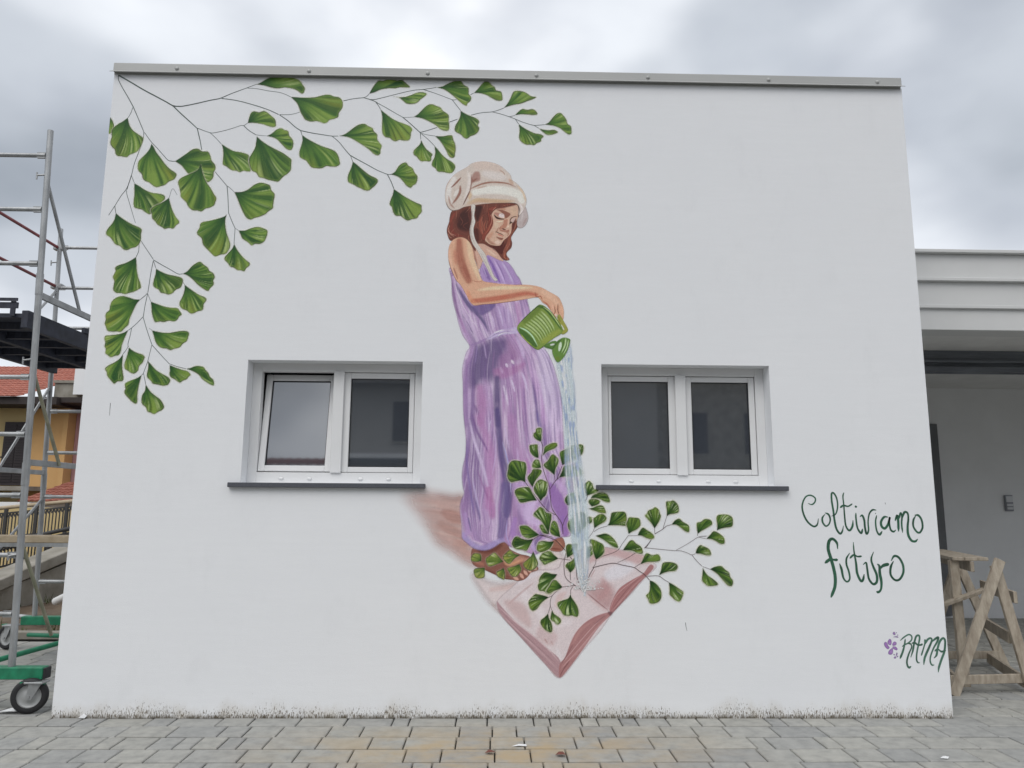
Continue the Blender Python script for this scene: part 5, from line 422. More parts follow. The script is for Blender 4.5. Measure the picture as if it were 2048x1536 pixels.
def make_window(o, panes, tilt, caps, sillx):
    x0, x1, z0, z1 = o
    y0 = REV; fr = MB()
    zb = 1.835; zt = z1-.068; fx0, fx1 = x0+.074, x1-.072
    fr.box((x0, y0, z0), (fx0, y0+.07, z1), .003).box((fx1, y0, z0), (x1, y0+.07, z1), .003).box((fx0, y0+.001, zt), (fx1, y0+.069, z1), .003).box((fx0, y0+.001, z0), (fx1, y0+.069, zb), .003)
    mx = (panes[0][1]+panes[1][0])/2
    fr.box((mx-.03, y0+.006, zb), (mx+.03, y0+.069, zt))
    W_ = fr.build('window', M['upvc'], B)
    MB().box((mx-.043, y0-.016, zb-.002), (mx+.043, y0-.001, zt+.002), .003).build('centre_strip', M['upvc'], W_)
    for k, (px0, px1, pz0, pz1) in enumerate(panes):
        ax, bx = (fx0+.004, mx-.006) if k == 0 else (mx+.006, fx1-.004)
        az, bz = zb+.004, zt-.004
        ya = y0+.012; yb = y0+.066
        s = MB(); s.box((ax, ya, az), (px0, yb, bz), .004).box((px1, ya, az), (bx, yb, bz), .004).box((px0, ya+.001, pz1), (px1, yb-.001, bz), .004).box((px0, ya+.001, az), (px1, yb-.001, pz0), .004)
        g = MB(); g.box((px0-.005, ya+.022, pz0-.005), (px1+.005, ya+.03, pz1+.005))
        q = MB(); t = .004
        q.box((px0-.001, ya+.006, pz0), (px0+t, ya+.021, pz1)).box((px1-t, ya+.006, pz0), (px1+.001, ya+.021, pz1)).box((px0+t, ya+.006, pz1-t), (px1-t, ya+.021, pz1+.001)).box((px0+t, ya+.006, pz0-.001), (px1-t, ya+.021, pz0+t))
        parts = [(s, 'sash', M['upvc']), (g, 'pane', M['glass']), (q, 'seal', M['seal'])]
        for mb, nm, mt in parts:
            if tilt and k == 0:                     # bottom-hung: the top leans into the room
                a = math.radians(tilt); hz, hy = az, yb-.02
                mb.v = [(x, hy+(y-hy)*math.cos(a)+(z-hz)*math.sin(a), hz+(z-hz)*math.cos(a)-(y-hy)*math.sin(a)) for x, y, z in mb.v]
            so_ = mb.build(nm, mt, W_)
            if nm == 'sash' and tilt and k == 0: so_['label'] = 'left sash tilted inwards at the top'
    for x in caps: MB().lathe((x, y0, 1.786), (0, -1, 0), [(0, .02), (.006, .019), (.009, .012), (.010, .001)], 16).build('drain_cap', M['upvc'], W_)
    for ob in W_.children:
        if ob.name.startswith('drain_cap'):
            for v in ob.data.vertices: v.co.z = 1.786+(v.co.z-1.786)*.55
    MB().box((sillx[0], -.042, 1.711), (sillx[1], y0-.002, 1.7475), .004).build('window_sill', M['sill'], W_)
    return W_
make_window(OPEN[0], [(1.415, 1.898, 1.888, 2.603), (2.087, 2.569, 1.882, 2.608)], 7.6, (1.56, 1.786, 2.194, 2.421), (1.197, 2.732))
make_window(OPEN[1], [(4.235, 4.710, 1.887, 2.606), (4.903, 5.382, 1.883, 2.606)], 0, (4.385, 4.609, 5.016, 5.241), (4.078, 5.606))

# ------------------------------------------------------------------ painting on the wall
GAIN = 1.24                                   # observed tone -> pigment reflectance
def pig(c):
    v = np.array(lin(tuple(min(255, max(4, 168+(q-168)*1.16)) for q in c))); g = v @ np.array((.2126, .7152, .0722)); return np.minimum(.86, (g+(v-g)*.86)*GAIN)
def spline(p, closed=False, n=6, corner0=False):
    p = np.array(p, float)
    if len(p) < 3: return p
    q = np.vstack([p[-1], p, p[0], p[1]]) if closed else np.vstack([2*p[0]-p[1], p, 2*p[-1]-p[-2]])
    if closed and corner0: q[0] = p[0]*2-p[1]; q = np.vstack([2*p[0]-p[1], p, p[0], 2*p[0]-p[-1]])
    out = []
    t = np.linspace(0, 1, n, endpoint=False)[:, None]
    for i in range(len(q)-3):
        a, b, c, d = q[i:i+4]
        out.append(.5*((2*b)+(c-a)*t+(2*a-5*b+4*c-d)*t*t+(3*b-a-3*c+d)*t**3))
    out = np.vstack(out)
    return out if closed else np.vstack([out, p[-1]])
def sstep(a, b, x):
    t = np.clip((x-a)/(b-a+1e-9), 0, 1); return t*t*(3-2*t)
def polydist(X, Z, P, closed):
    d2 = np.full(X.shape, 1e12); inside = np.zeros(X.shape, bool); tpar = np.zeros(X.shape)
    n = len(P) if closed else len(P)-1
    for i in range(n):
        ax, az = P[i]; bx, bz = P[(i+1) % len(P)]
        dx, dz = bx-ax, bz-az; L2 = dx*dx+dz*dz+1e-9
        t = np.clip(((X-ax)*dx+(Z-az)*dz)/L2, 0, 1)
        e = (X-ax-t*dx)**2+(Z-az-t*dz)**2
        k = e < d2; d2 = np.where(k, e, d2)
        if closed:
            cr = ((az > Z) != (bz > Z)) & (X < (bx-ax)*(Z-az)/(bz-az+1e-12)+ax); inside ^= cr
        else: tpar = np.where(k, (i+t)/n, tpar)
    d = np.sqrt(d2)
    return (np.where(inside, -d, d), None) if closed else (d, tpar)
def vnoise(x, seed):
    """smooth 1-D value noise, 0..1"""
    r = np.random.default_rng(seed).random(256); i = np.floor(x).astype(int); f = x-i; f = f*f*(3-2*f)
    return r[i % 256]*(1-f)+r[(i+1) % 256]*f
def vnoise2(x, y, seed):
    r = np.random.default_rng(seed).random((64, 64)); i = np.floor(x).astype(int); j = np.floor(y).astype(int); f = x-i; g = y-j
    f = f*f*(3-2*f); g = g*g*(3-2*g); i0, i1, j0, j1 = i % 64, (i+1) % 64, j % 64, (j+1) % 64
    return (r[i0, j0]*(1-f)+r[i1, j0]*f)*(1-g)+(r[i0, j1]*(1-f)+r[i1, j1]*f)*g
class Layer:
    def __init__(s, x0, z0, x1, z1, step):
        s.xs = np.arange(x0, x1+step, step); s.zs = np.arange(z0, z1+step, step)
        s.X, s.Z = np.meshgrid(s.xs, s.zs); s.rgb = np.zeros(s.X.shape+(3,)); s.a = np.zeros(s.X.shape); s.step = step
    def win(s, P, pad):
        i0, i1 = np.searchsorted(s.zs, [P[:, 1].min()-pad, P[:, 1].max()+pad]); j0, j1 = np.searchsorted(s.xs, [P[:, 0].min()-pad, P[:, 0].max()+pad])
        return slice(max(i0, 0), max(i1, 0)), slice(max(j0, 0), max(j1, 0))
    def over(s, sl, c, a):
        a = a[..., None]; s.rgb[sl] = s.rgb[sl]*(1-a)+c*a
    def poly(s, P, c, soft, op):
        P = spline(P, True, 4); sl = s.win(P, soft)
        if s.X[sl].size == 0: return
        d, _ = polydist(s.X[sl], s.Z[sl], P, True)
        s.over(sl, pig(c), op*sstep(soft/2+.5, -soft/2-.5, d))
    def stroke(s, P, c, w0, w1, soft, op, bristle=True):
        P = spline(P, False, 5); sl = s.win(P, max(w0, w1)/2+soft)
        if s.X[sl].size == 0: return
        d, t = polydist(s.X[sl], s.Z[sl], P, False)
        thin = max(w0, w1) < 40
        half = (w0+(w1-w0)*t)/2*((.42+.58*np.sin(np.pi*t)**.6) if thin else (.55+.45*np.sin(np.pi*np.clip(t*.92+.04, 0, 1))**.5))
        a = op*sstep(half+soft/2, half-soft/2-.5, d)
        if thin and len(P) > 3: a = a*(.6+.4*sstep(0, .18, t)*sstep(1, .82, t))
        if bristle: a = a*(.82+.18*vnoise2(d*.25+7, t*9, 5)*1.4).clip(0, 1)
        s.over(sl, pig(c), a)
    def mesh(s, name, y, parent, cut=.012):
        k = s.a > cut
        kk = k[:-1, :-1] | k[1:, :-1] | k[:-1, 1:] | k[1:, 1:]
        use = np.zeros(s.a.shape, bool); use[:-1, :-1] |= kk; use[1:, :-1] |= kk; use[:-1, 1:] |= kk; use[1:, 1:] |= kk
        idx = -np.ones(s.a.shape, int); idx[use] = np.arange(use.sum())
        co = np.stack([s.X[use]/1000, np.full(use.sum(), y), s.Z[use]/1000], 1)
        i, j = np.nonzero(kk)
        f = np.stack([idx[i, j], idx[i, j+1], idx[i+1, j+1], idx[i+1, j]], 1)
        return raw_mesh(name, co, f, np.concatenate([s.rgb[use], s.a[use][:, None]], 1), parent)
def raw_mesh(name, co, f, rgba, parent):
    me = bpy.data.meshes.new(name); nv, nf = len(co), len(f)
    org = co.mean(0) if nv else np.zeros(3)
    me.vertices.add(nv); me.vertices.foreach_set('co', (co-org).astype(np.float32).ravel())
    me.loops.add(nf*4); me.loops.foreach_set('vertex_index', f.astype(np.int32).ravel())
    me.polygons.add(nf); me.polygons.foreach_set('loop_start', np.arange(0, nf*4, 4, dtype=np.int32))
    at = me.color_attributes.new('paint', 'FLOAT_COLOR', 'POINT'); at.data.foreach_set('color', rgba.astype(np.float32).ravel())
    me.update(); me.validate()
    return link(name, me, M['paint'], parent, tuple(org))
def ribbon(name, strokes, y, parent, col, flare=None, op=1.0):
    """brush lines: polylines with a swelling width, joined into one mesh"""
    CO, FA, CC = [], [], []; n0 = 0
    for k, (w0, w1, P) in enumerate(strokes):
        P = spline(P, False, 7); n = len(P); t = np.linspace(0, 1, n)
        tan = np.gradient(P, axis=0); tan /= np.linalg.norm(tan, axis=1)[:, None]+1e-9; nor = np.stack([-tan[:, 1], tan[:, 0]], 1)
        if flare is None: h = (w0+(w1-w0)*t)/2
        else: h = (w0/2)*(.55+.45*vnoise(t*flare+k*9.3+w0, int(P[0, 0]) % 997))*np.minimum(1, .3+np.minimum(t, 1-t)*7)
        sh = 1.15-.5*vnoise(t*5+k, int(P[0, 1]) % 991)
        e = 1.6
        for off, al in ((-1, 0), (-1, 1), (1, 1), (1, 0)):
            hh = np.maximum(h-e*.5, .3) if al else h+e*.8
            Q = P+nor*(hh*off)[:, None]
            CO.append(np.stack([Q[:, 0]/1000, np.full(n, y-k*.00002), Q[:, 1]/1000], 1))
            CC.append(np.concatenate([pig(col)[None]*sh[:, None], np.full((n, 1), al*op)], 1))
        for r in range(3):
            a = n0+r*n+np.arange(n-1); FA.append(np.stack([a, a+1, a+1+n, a+n], 1))
        n0 += 4*n
    return raw_mesh(name, np.vstack(CO), np.vstack(FA), np.vstack(CC), parent)

def paint_leaf(P, seed, style, y, parent):
    rs = np.random.default_rng(seed); base = np.array(P[0], float); S = spline(P, True, 5, True)
    x0, z0 = S.min(0)-16; x1, z1 = S.max(0)+16
    L = Layer(x0, z0, x1, z1, 5.2 if style == 'u' else 4.4)
    d, _ = polydist(L.X, L.Z, S, True)
    ax = S.mean(0)-base; L0 = np.linalg.norm(S-base, axis=1).max(); ang0 = math.atan2(ax[1], ax[0])
    dx, dz = L.X-base[0], L.Z-base[1]; r = np.sqrt(dx*dx+dz*dz)/L0
    th = (np.arctan2(dz, dx)-ang0+np.pi) % (2*np.pi)-np.pi
    th = th+.10*np.sin(r*3+seed)*r
    if style == 'u': dark, mid, light, yel, hi = (38, 84, 40), (78, 118, 36), (124, 150, 56), (136, 142, 30), (168, 186, 116)
    elif style == 'l': dark, mid, light, yel, hi = (30, 66, 28), (68, 102, 28), (108, 134, 46), (118, 126, 30), (184, 198, 150)
    else: dark, mid, light, yel, hi = (70, 100, 44), (108, 130, 46), (150, 160, 70), (160, 150, 50), (205, 208, 165)
    n1 = vnoise(th*6.5+40, seed); n2 = vnoise(th*13+70, seed+1); n3 = vnoise(th*27+90, seed+2)
    fib = vnoise2(th*60+50, r*5, seed+3)
    c = pig(dark)[None, None]*np.ones(L.X.shape+(1,))
    def lay(col, a): 
        nonlocal c; a = np.clip(a, 0, 1)[..., None]; c = c*(1-a)+pig(col)*a
    lay(mid, sstep(.05, .5, r+.18*(n1-.5)))
    yw = rs.random()
    lay(yel, sstep(.35, .9, r)*sstep(.45, .8, vnoise(th*3+10, seed+5))*(.35+.55*yw))
    lay(light, sstep(.24, .7, r)*sstep(.52, .8, n2)*.85)
    lay(light, sstep(.3, .85, r)*sstep(.55, .9, n1)*.5)
    lay(dark, sstep(.12, .45, r)*sstep(.45, .2, n1)*.75)
    lay(dark, sstep(.25, .6, r)*sstep(.40, .15, n2)*.65)
    hz = sstep(.42, .7, r)*sstep(1.02, .82, r)*sstep(.62, .88, n3)*sstep(.35, .6, vnoise(th*4+3, seed+8))
    lay(hi, hz*(.9 if style != 'u' else .7))
    lay((60, 88, 46), sstep(.62, .9, fib)*.22*sstep(.2, .5, r)); lay(light, sstep(.38, .1, fib)*.18*sstep(.2, .5, r))
    lay(light, sstep(-22, -9, d)*sstep(-3, -9, d)*.35*sstep(.25, .6, r))
    lay((36, 56, 30), sstep(-7.5, -3., d)*(.35+.6*vnoise(th*4+r*3, seed+9)))
    L.rgb[:] = c
    core = sstep(2.6, -2.6, d)
    halo = sstep(13, 2, d)*{'l': .42, 'u': .3, 'f': .12}[style]*(1-core)*sstep(0, .25, r)
    hc = pig((214, 224, 178)); a = core+halo
    L.rgb = np.where((a > .004)[..., None], (L.rgb*core[..., None]+hc*halo[..., None])/np.maximum(a, 1e-4)[..., None], hc)
    L.a = a
    if style == 'f': L.a = a*.92
    L.a = np.where(L.X < 2, 0, L.a)
    return L.mesh('leaf', y, parent)

YB = -.0008; DY = .00012
mural = tag(empty('wall_mural', (3.9, -.0008, .4)), 'mural of a child in purple watering a plant growing from an open book', 'mural')
yy = YB; PART = dict(cast_shadow='painted_shadow', book_shadow='painted_ground', book='book', foot='foot', far_foot='foot', dress='jumpsuit', chest='chest', hair='hair', face='face', hair_lock='hair_lock', ear_puff='hat_flap', hat='hat', hat_cord='hat_cord', arm='arm', spout='spout', handle='handle', can='watering_can', rose='sprinkler_head')
CAN = {}
for name, colr, step, feather, clip, ops in PAINT:
    C = spline(clip, True, 5)
    (x0, z0), (x1, z1) = C.min(0)-feather*1.5-8, C.max(0)+feather*1.5+8
    L = Layer(x0, z0, x1, z1, step)
    d, _ = polydist(L.X, L.Z, C, True)
    L.rgb[:] = pig(colr); L.a = sstep(feather/2+1.2, -feather/2-1.2, d)
    for o in ops:
        if o[0] == 'p': L.poly(o[4], o[1], o[2], o[3])
        elif o[0] == 's':
            kw = 1.3 if name in ('hat', 'face', 'hair', 'hair_lock', 'arm', 'rose', 'can') and max(o[2], o[3]) < 30 else 1.0
            L.stroke(o[6], o[1], o[2]*kw, o[3]*kw, o[4], min(.97, o[5]*(1.12 if kw > 1 else 1)))
        elif o[0] == 'fade':
            f = sstep(o[1], o[2], L.X+90*(vnoise2(L.X*.002, L.Z*.022+L.X*.005, 3)-.5)); L.a = sstep(45, -95, d)*(.97*f)
            L.a *= (.78+.22*vnoise2(L.X*.006, L.Z*.07+L.X*.012, 4))
        elif o[0] == 'folds':
            rs = np.random.default_rng(11)
            for k in range(o[1]):
                cx = x0+(x1-x0)*rs.random(); cz = z0+(z1-z0)*rs.random()*.93; ln = rs.uniform(120, 420)
                mid_ = (x0+x1)/2; sl_ = (cx-mid_)/(x1-x0)*.28
                Pk = [(cx-sl_*ln*.5+rs.normal(0, 5), cz+ln/2), (cx+rs.normal(0, 7), cz), (cx+sl_*ln*.5+rs.normal(0, 8), cz-ln/2)]
                L.stroke(Pk, random.choice([(205, 188, 216), (196, 172, 206), (138, 112, 160), (152, 116, 160), (184, 146, 190), (118, 98, 146)]), rs.uniform(4, 13), rs.uniform(3, 8), 7, rs.uniform(.22, .5))
        elif o[0] == 'silk':                      # long soft folds that follow the garment's outline
            inside = d < 4
            lo = np.array([L.X[i][inside[i]].min() if inside[i].any() else x0 for i in range(len(L.zs))]); hi_ = np.array([L.X[i][inside[i]].max() if inside[i].any() else x1 for i in range(len(L.zs))])
            kk_ = np.ones(41)/41; lo = np.convolve(np.pad(lo, 20, 'edge'), kk_, 'valid'); hi_ = np.convolve(np.pad(hi_, 20, 'edge'), kk_, 'valid')
            uu = (L.X-lo[:, None])/(hi_-lo+1)[:, None]; vv = (z1-L.Z)/1000.
            wob = uu+.05*(vnoise2(uu*3, vv*2.2, 41)-.5)
            f1 = vnoise2(wob*9+3, vv*1.1, 42); f2 = vnoise2(wob*20+5, vv*2.0+3, 43); f3 = vnoise2(wob*46, vv*3.2, 44); f4 = vnoise2(wob*95, vv*5, 45)
            for col_, am in (((98, 82, 130), sstep(.42, .12, f1)*.62), ((176, 124, 172), sstep(.45, .75, vnoise2(uu*5, vv*1.6, 46))*.35), ((206, 190, 218), sstep(.60, .88, f1)*.75),
                             ((112, 94, 142), sstep(.36, .1, f2)*.5), ((208, 194, 220), sstep(.64, .9, f2)*.7), ((130, 104, 156), sstep(.36, .12, f3)*.6), ((204, 188, 216), sstep(.66, .9, f3)*.6),
                             ((208, 192, 218), sstep(.62, .9, f4)*.5), ((118, 94, 146), sstep(.36, .1, f4)*.5)):
                am = (am*o[1]/100)[..., None]; L.rgb = L.rgb*(1-am)+pig(col_)*am
        elif o[0] == 'strands':
            rs = np.random.default_rng(12)
            for k in range(o[1]):
                cx = x0+(x1-x0)*rs.random(); cz = z0+(z1-z0)*rs.random(); ln = rs.uniform(50, 130); b_ = rs.normal(0, 14)
                L.stroke([(cx+b_, cz+ln/2), (cx-b_*.6, cz), (cx+b_*.8, cz-ln/2)], random.choice([(164, 100, 78), (134, 76, 62), (74, 42, 40), (196, 134, 108)]), rs.uniform(3, 6), 3, 3, rs.uniform(.4, .75))
    L.rgb *= (1+.05*(vnoise2(L.X*.12, L.Z*.02, 9)-.5))[..., None]*(1+.05*(vnoise2(L.X*.03, L.Z*.11, 8)-.5))[..., None]
    if name in ('book', 'cast_shadow', 'book_shadow'): L.rgb *= (1+.06*(vnoise2(L.X*.02+L.Z*.02, L.X*.1-L.Z*.1, 19)-.5))[..., None]
    sat = dict(book=.80, cast_shadow=.85, book_shadow=.8, dress=.97, foot=.9).get(name, 1.0)
    if sat < 1: gg = (L.rgb @ np.array((.2126, .7152, .0722)))[..., None]; L.rgb = gg+(L.rgb-gg)*sat
    par = CAN.get('can', mural) if name == 'rose' else mural
    CAN[name] = L.mesh(PART[name], yy if name != 'rose' else -.0056, par); yy -= DY
for (w0, w1, P) in PLANT_STEMS: ribbon('stem', [(w0*.75, w1*.75, P)], yy, mural, (98, 78, 78), None, .85)
yy -= DY
for k, (st, P) in enumerate(PLANT_LEAVES):
    paint_leaf(P, 500+k*13, st, yy-(k % 6)*.00003-k*.000006, mural)
yy -= .0007
# falling water: vertical brush marks between two edges
wl_, wr_ = spline(WATER_L, False, 8), spline(WATER_R, False, 8)
x0 = min(wl_[:, 0].min(), wr_[:, 0].min())-20; x1 = max(wl_[:, 0].max(), wr_[:, 0].max())+90
L = Layer(x0, wl_[:, 1].min()-30, x1, wr_[:, 1].max()+10, 3.6)
zl = np.interp(L.zs, wl_[::-1, 1], wl_[::-1, 0]); zr = np.interp(L.zs, wr_[::-1, 1], wr_[::-1, 0])
u = (L.X-zl[:, None])/(zr-zl)[:, None]; top = L.zs.max(); v = (top-L.Z)/(top-L.zs.min())
L.rgb[:] = pig((190, 206, 228))
edge = sstep(-.06, .10, u)*sstep(1.10, .86, u)*sstep(.0, .06, v+.03*vnoise(u*9, 4))
s1 = vnoise2(u*22+5, v*9+u*2, 31); s2 = vnoise2(u*12+9, v*30, 32); s3 = vnoise2(u*34, v*13, 33); s4 = vnoise2(u*6, v*7, 34)
a1 = sstep(.52, .8, s1)[..., None]; L.rgb = L.rgb*(1-a1*.9)+pig((244, 248, 252))*a1*.9
a2 = (sstep(.58, .85, s2)*sstep(1.2, .3, v))[..., None]; L.rgb = L.rgb*(1-a2*.7)+pig((140, 164, 210))*a2*.55
a3 = sstep(.68, .9, s3)[..., None]; L.rgb = L.rgb*(1-a3*.5)+pig((120, 142, 176))*a3*.5
L.a = edge*np.clip(.42+.5*sstep(.45, .8, s1)+.3*a2[..., 0]+.25*a3[..., 0]+.2*(s4-.5), 0, .93)
L.mesh('water', yy, mural); yy -= .00012
sp = np.random.default_rng(5); spl = []
cx, cz = (wl_[-1]+wr_[-1])/2
for k in range(150):
    a = sp.uniform(.15, math.pi-.15); rr = abs(sp.normal(62, 36)); px, pz = cx+math.cos(a)*rr*1.1, cz+math.sin(a)*rr*.9+8
    b_ = sp.uniform(0, 6.28); ln = sp.uniform(4, 13)
    spl.append((sp.uniform(5, 12), 4, [(px, pz), (px+math.cos(b_)*ln*.5, pz+math.sin(b_)*ln*.7), (px+math.cos(b_+.7)*ln, pz+math.sin(b_+.7)*ln)]))
spo = ribbon('splash', spl, yy, mural, (250, 252, 255), None, .95); tag(spo, kind='stuff')

hang = tag(empty('leaf_mural', (.6, -.0008, 3.2)), 'painted spray of green fan-shaped leaves hanging from the top left corner of the wall', 'mural')
for (w0, w1, P) in HANGING_STEMS: ribbon('stem', [(w0*.66, w1*.66, P)], -.0009, hang, (66, 84, 78), None, .92)
for k, P in enumerate(HANGING_LEAVES): paint_leaf(P, 50+k*17, 'u', -.0012-(k % 5)*.00003-k*.000006, hang)
slog = tag(empty('painted_slogan', (6.1, -.0008, 1.2)), 'dark green handwritten slogan "Coltiviamo futuro" at the right end of the wall', 'lettering')
for w0, strokes in SLOGAN: ribbon('letter', [(w0*2.0, w0, P) for P in strokes], -.0010, slog, (56, 98, 78), 3.2)
sig = tag(empty('painted_signature', (6.5, -.0008, .4)), 'artist signature "RAMA" in green with a small purple flower near the lower right corner', 'lettering')
for w0, strokes in SIGNATURE: ribbon('letter', [(w0*1.7, w0, P) for P in strokes], -.0010, sig, (78, 114, 98), 3.0)
for k, P in enumerate(PETALS):
    S = spline(P, True, 4); L = Layer(*(S.min(0)-8), *(S.max(0)+8), 2.2); d, _ = polydist(L.X, L.Z, S, True)
    L.rgb[:] = pig((150, 112, 172)); ed = sstep(-7, -1, d)[..., None]*.8; L.rgb = L.rgb*(1-ed)+pig((104, 70, 136))*ed
    cs = vnoise2(L.X*.08, L.Z*.08, k)[..., None]*.5; L.rgb = L.rgb*(1-cs)+pig((176, 148, 194))*cs
    L.a = sstep(2.5, -2.5, d)*(.95 if k < 5 else .7); L.mesh('petal', -.0011, sig)

for k, P in enumerate([[(223,2366),(223,2318),(224,2266)],[(4760,700),(4763,670),(4770,637)],[(3667,679),(3678,664),(3690,671)],[(6386,1625),(6389,1610)],[(2845,60),(2853,46)]]): ribbon('scuff_mark', [(4., 2., P)], -.0009, B, (96, 98, 100), None, .8)
# ------------------------------------------------------------------ mobile scaffold tower beside the left edge
SC = tag(empty('scaffold_tower', (-1.1, 1.4, 0)), 'galvanised mobile scaffold tower with green base frame standing left of the white wall', 'scaffold')
XR, XL, YF, YR = -.45, -1.72, .20, 2.60
def lx(x, z): return x-.036*(z-.34)
def P3(x, y, z): return (lx(x, z), y, z)
for x in (XL, XR):
    for y in (YF, YR):
        t = MB(); t.tube(P3(x, y, .30), P3(x, y, 1.72), .026, 18).tube(P3(x, y, 1.72), P3(x, y, 1.90), .0295, 18).tube(P3(x, y, 1.90), P3(x, y, 3.30), .0255, 18).tube(P3(x, y, 3.30), P3(x, y, 3.48), .029, 18).tube(P3(x, y, 3.48), P3(x, y, 4.77), .0245, 18)
        st = t.build('standard', M['steel'], SC)
        for z in (4.36, 2.75, 1.18): MB().tube(P3(x, y-.01, z), P3(x-.07, y-.03, z-.015), .008, 8).tube(P3(x-.07, y-.03, z+.012), P3(x-.07, y-.03, z-.05), .007, 8).build('hook', M['steel'], st)
for y in (YF, YR):
    for z in (4.54, 4.05, 3.57, 2.60, 2.13, 1.64, 1.17, .72):
        a, b = P3(XL+.025, y, z), P3(XR-.025, y, z)
        t = MB(); t.tube(a, b, .019, 14); t.bar(b, (b[0]-.07, b[1], b[2]), .02, .05); t.bar(a, (a[0]+.07, a[1], a[2]), .02, .05)
        t.build('rung', M['steel'], SC)
for z in (4.54, 4.07):
    MB().tube(P3(XL+.02, YF-.05, z), P3(XL-.02, YR+.06, z), .017, 12).build('guard_rail', M['redsteel'], SC)
    MB().box((lx(XL, z)-.07, YR-.02, z-.03), (lx(XL, z)+.06, YR+.05, z+.03), .008).build('rail_clamp', M['steel'], SC)
for z, a in ((3.31, .055), (1.905, .05)):
    for x in (XR-.02, XL):
        MB().bar(P3(x, YF+.02, z), P3(x, YR, z), .028, a, ch=.003).build('ledger', M['steel'], SC)
for p, q, mt in (((XR, YF+.02, 4.28), (XR-.02, .86, 3.32), 'steel'), ((XR, YF+.02, 2.62), (XR, .66, 1.90), 'oldsteel'), ((XR, YF+.02, 1.25), (XR-.02, .74, .47), 'oldsteel'),
                 ((XL, YR-.02, 2.86), (XL, 1.2, 1.15), 'steel'), ((XL, YR-.02, 4.0), (XL, 1.2, 2.6), 'steel'), ((XL, YR, 1.62), (XL, .9, .34), 'steel')):
    MB().tube(P3(*p), P3(*q), .015, 10).build('brace', M[mt], SC)
# working platform
dk = MB(); z0 = 3.03
for x in (XL+.06, -1.13, XR-.14): dk.box((lx(x, 3.1)-.03, YF+.06, z0), (lx(x, 3.1)+.03, YR-.03, z0+.15), .004)
dk.box((lx(XL+.09, 3.1), YF+.07, z0+.09), (lx(XR-.17, 3.1), YR-.04, z0+.125))
for k in range(6): y = YF+.25+k*.38; dk.box((lx(XL+.09, 3.1), y, z0+.03), (lx(XR-.17, 3.1), y+.05, z0+.089))
pl = dk.build('platform', M['deck'], SC)
MB().box((lx(XL+.02, 3.1), YF+.045, z0+.165), (lx(XR-.20, 3.1), YF+.059, z0+.215)).box((lx(XL+.02, 3.1), YF+.03, z0+.225), (lx(XR-.20, 3.1), YF+.044, z0+.25)).box((lx(XR-.26, 3.1), YF+.046, z0+.10), (lx(XR-.22, 3.1), YF+.058, z0+.225)).build('toe_board', M['deck'], pl)
MB().box((lx(XR-.13, 3.1), YF+.9, z0+.152), (lx(XR-.10, 3.1), YR-.3, z0+.20)).build('toe_board', M['deck'], pl)
MB().box((-1.02, YF+.052, z0+.015), (-.90, YF+.0555, z0+.055)).build('sticker', M['yellow'], pl)
# green base: two cross beams, stays and castors
for y, z in ((YF, .283), (YR, .31)):
    bmo = MB(); bmo.box((XL-.12, y-.045, z-.045), (-.185, y+.045, z+.045), .006); bm_ = bmo.build('base_beam', M['green'], SC)
    MB().box((-.184, y-.041, z-.041), (-.165, y+.041, z+.041), .004).build('end_cap', M['rubber'], bm_)
MB().tube((-.62, YR-.05, .30), (-1.25, YF+.5, .17), .024, 12).build('base_stay', M['green'], SC)
MB().tube((-1.62, YR-.25, .20), (-.42, YR-.55, .22), .022, 12).build('base_stay', M['green'], SC)
MB().bar((-.62, YF-.02, .215), (-1.5, YF-.25, .05), .06, .09).build('base_stay', M['green'], SC)
def castor(x, y, z, rz):
    c = MB(); R = .128
    ax = Vector((math.sin(rz), -math.cos(rz), 0))
    ctr = Vector((x, y, R+.002))
    root = MB().lathe(ctr, ax, [(-.024, .085), (-.027, .104), (-.024, .120), (-.012, .128), (.012, .128), (.024, .120), (.027, .104), (.024, .085)], 40).build('wheel', M['rubber'], SC)
    MB().lathe(ctr, ax, [(-.02, .0), (-.022, .03), (-.012, .045), (-.010, .078), (-.022, .087), (.022, .087), (.010, .078), (.012, .045), (.022, .03), (.02, 0)], 40).build('rim', M['rim'], root)
    f = MB(); side = ax.cross(Vector((0, 0, 1)))
    for s in (-1, 1):
        o = ax*(.034*s); top = Vector((x, y, z-.055))+side*-.05
        a0, a1 = top+side*-.035+o, top+side*.055+o; b0, b1 = ctr+side*-.018+o+Vector((0, 0, -.025)), ctr+side*.018+o+Vector((0, 0, -.025))
        th = ax*.0035
        f.add([a0-th, a1-th, b1-th, b0-th, a0+th, a1+th, b1+th, b0+th], [(0, 1, 2, 3), (7, 6, 5, 4), (0, 4, 5, 1), (1, 5, 6, 2), (2, 6, 7, 3), (3, 7, 4, 0)])
    top = Vector((x, y, z-.055))+side*-.04
    f.box(tuple(top-Vector((.07, .055, .006))), tuple(top+Vector((.07, .055, .008))), .003)
    f.tube(ctr-ax*.045, ctr+ax*.045, .011, 10)
    f.build('fork', M['steel'], root)
    MB().bar(top+side*-.06+Vector((0, 0, -.01)), top+side*.11+Vector((0, 0, .004)), .05, .012).build('brake_pedal', M['green'], root)
castor(-.245, .125, .283, math.radians(14)); castor(-1.86, .1, .283, math.radians(30)); castor(-2.0, 2.62, .31, math.radians(-20)); castor(-.30, 2.62, .31, math.radians(10))
pk = MB().box((-2.3, 1.30, 1.205), (-.50, 1.53, 1.27), .005).build('plank', M['plank'])
pk.rotation_euler = (0, 0, 0)
tag(pk, 'pale timber board resting across the scaffold rungs at waist height', 'plank')
MB().box((-1.75, 1.28, 1.17), (-.47, 1.32, 1.2045)).build('board_bearer', M['steel'], SC)

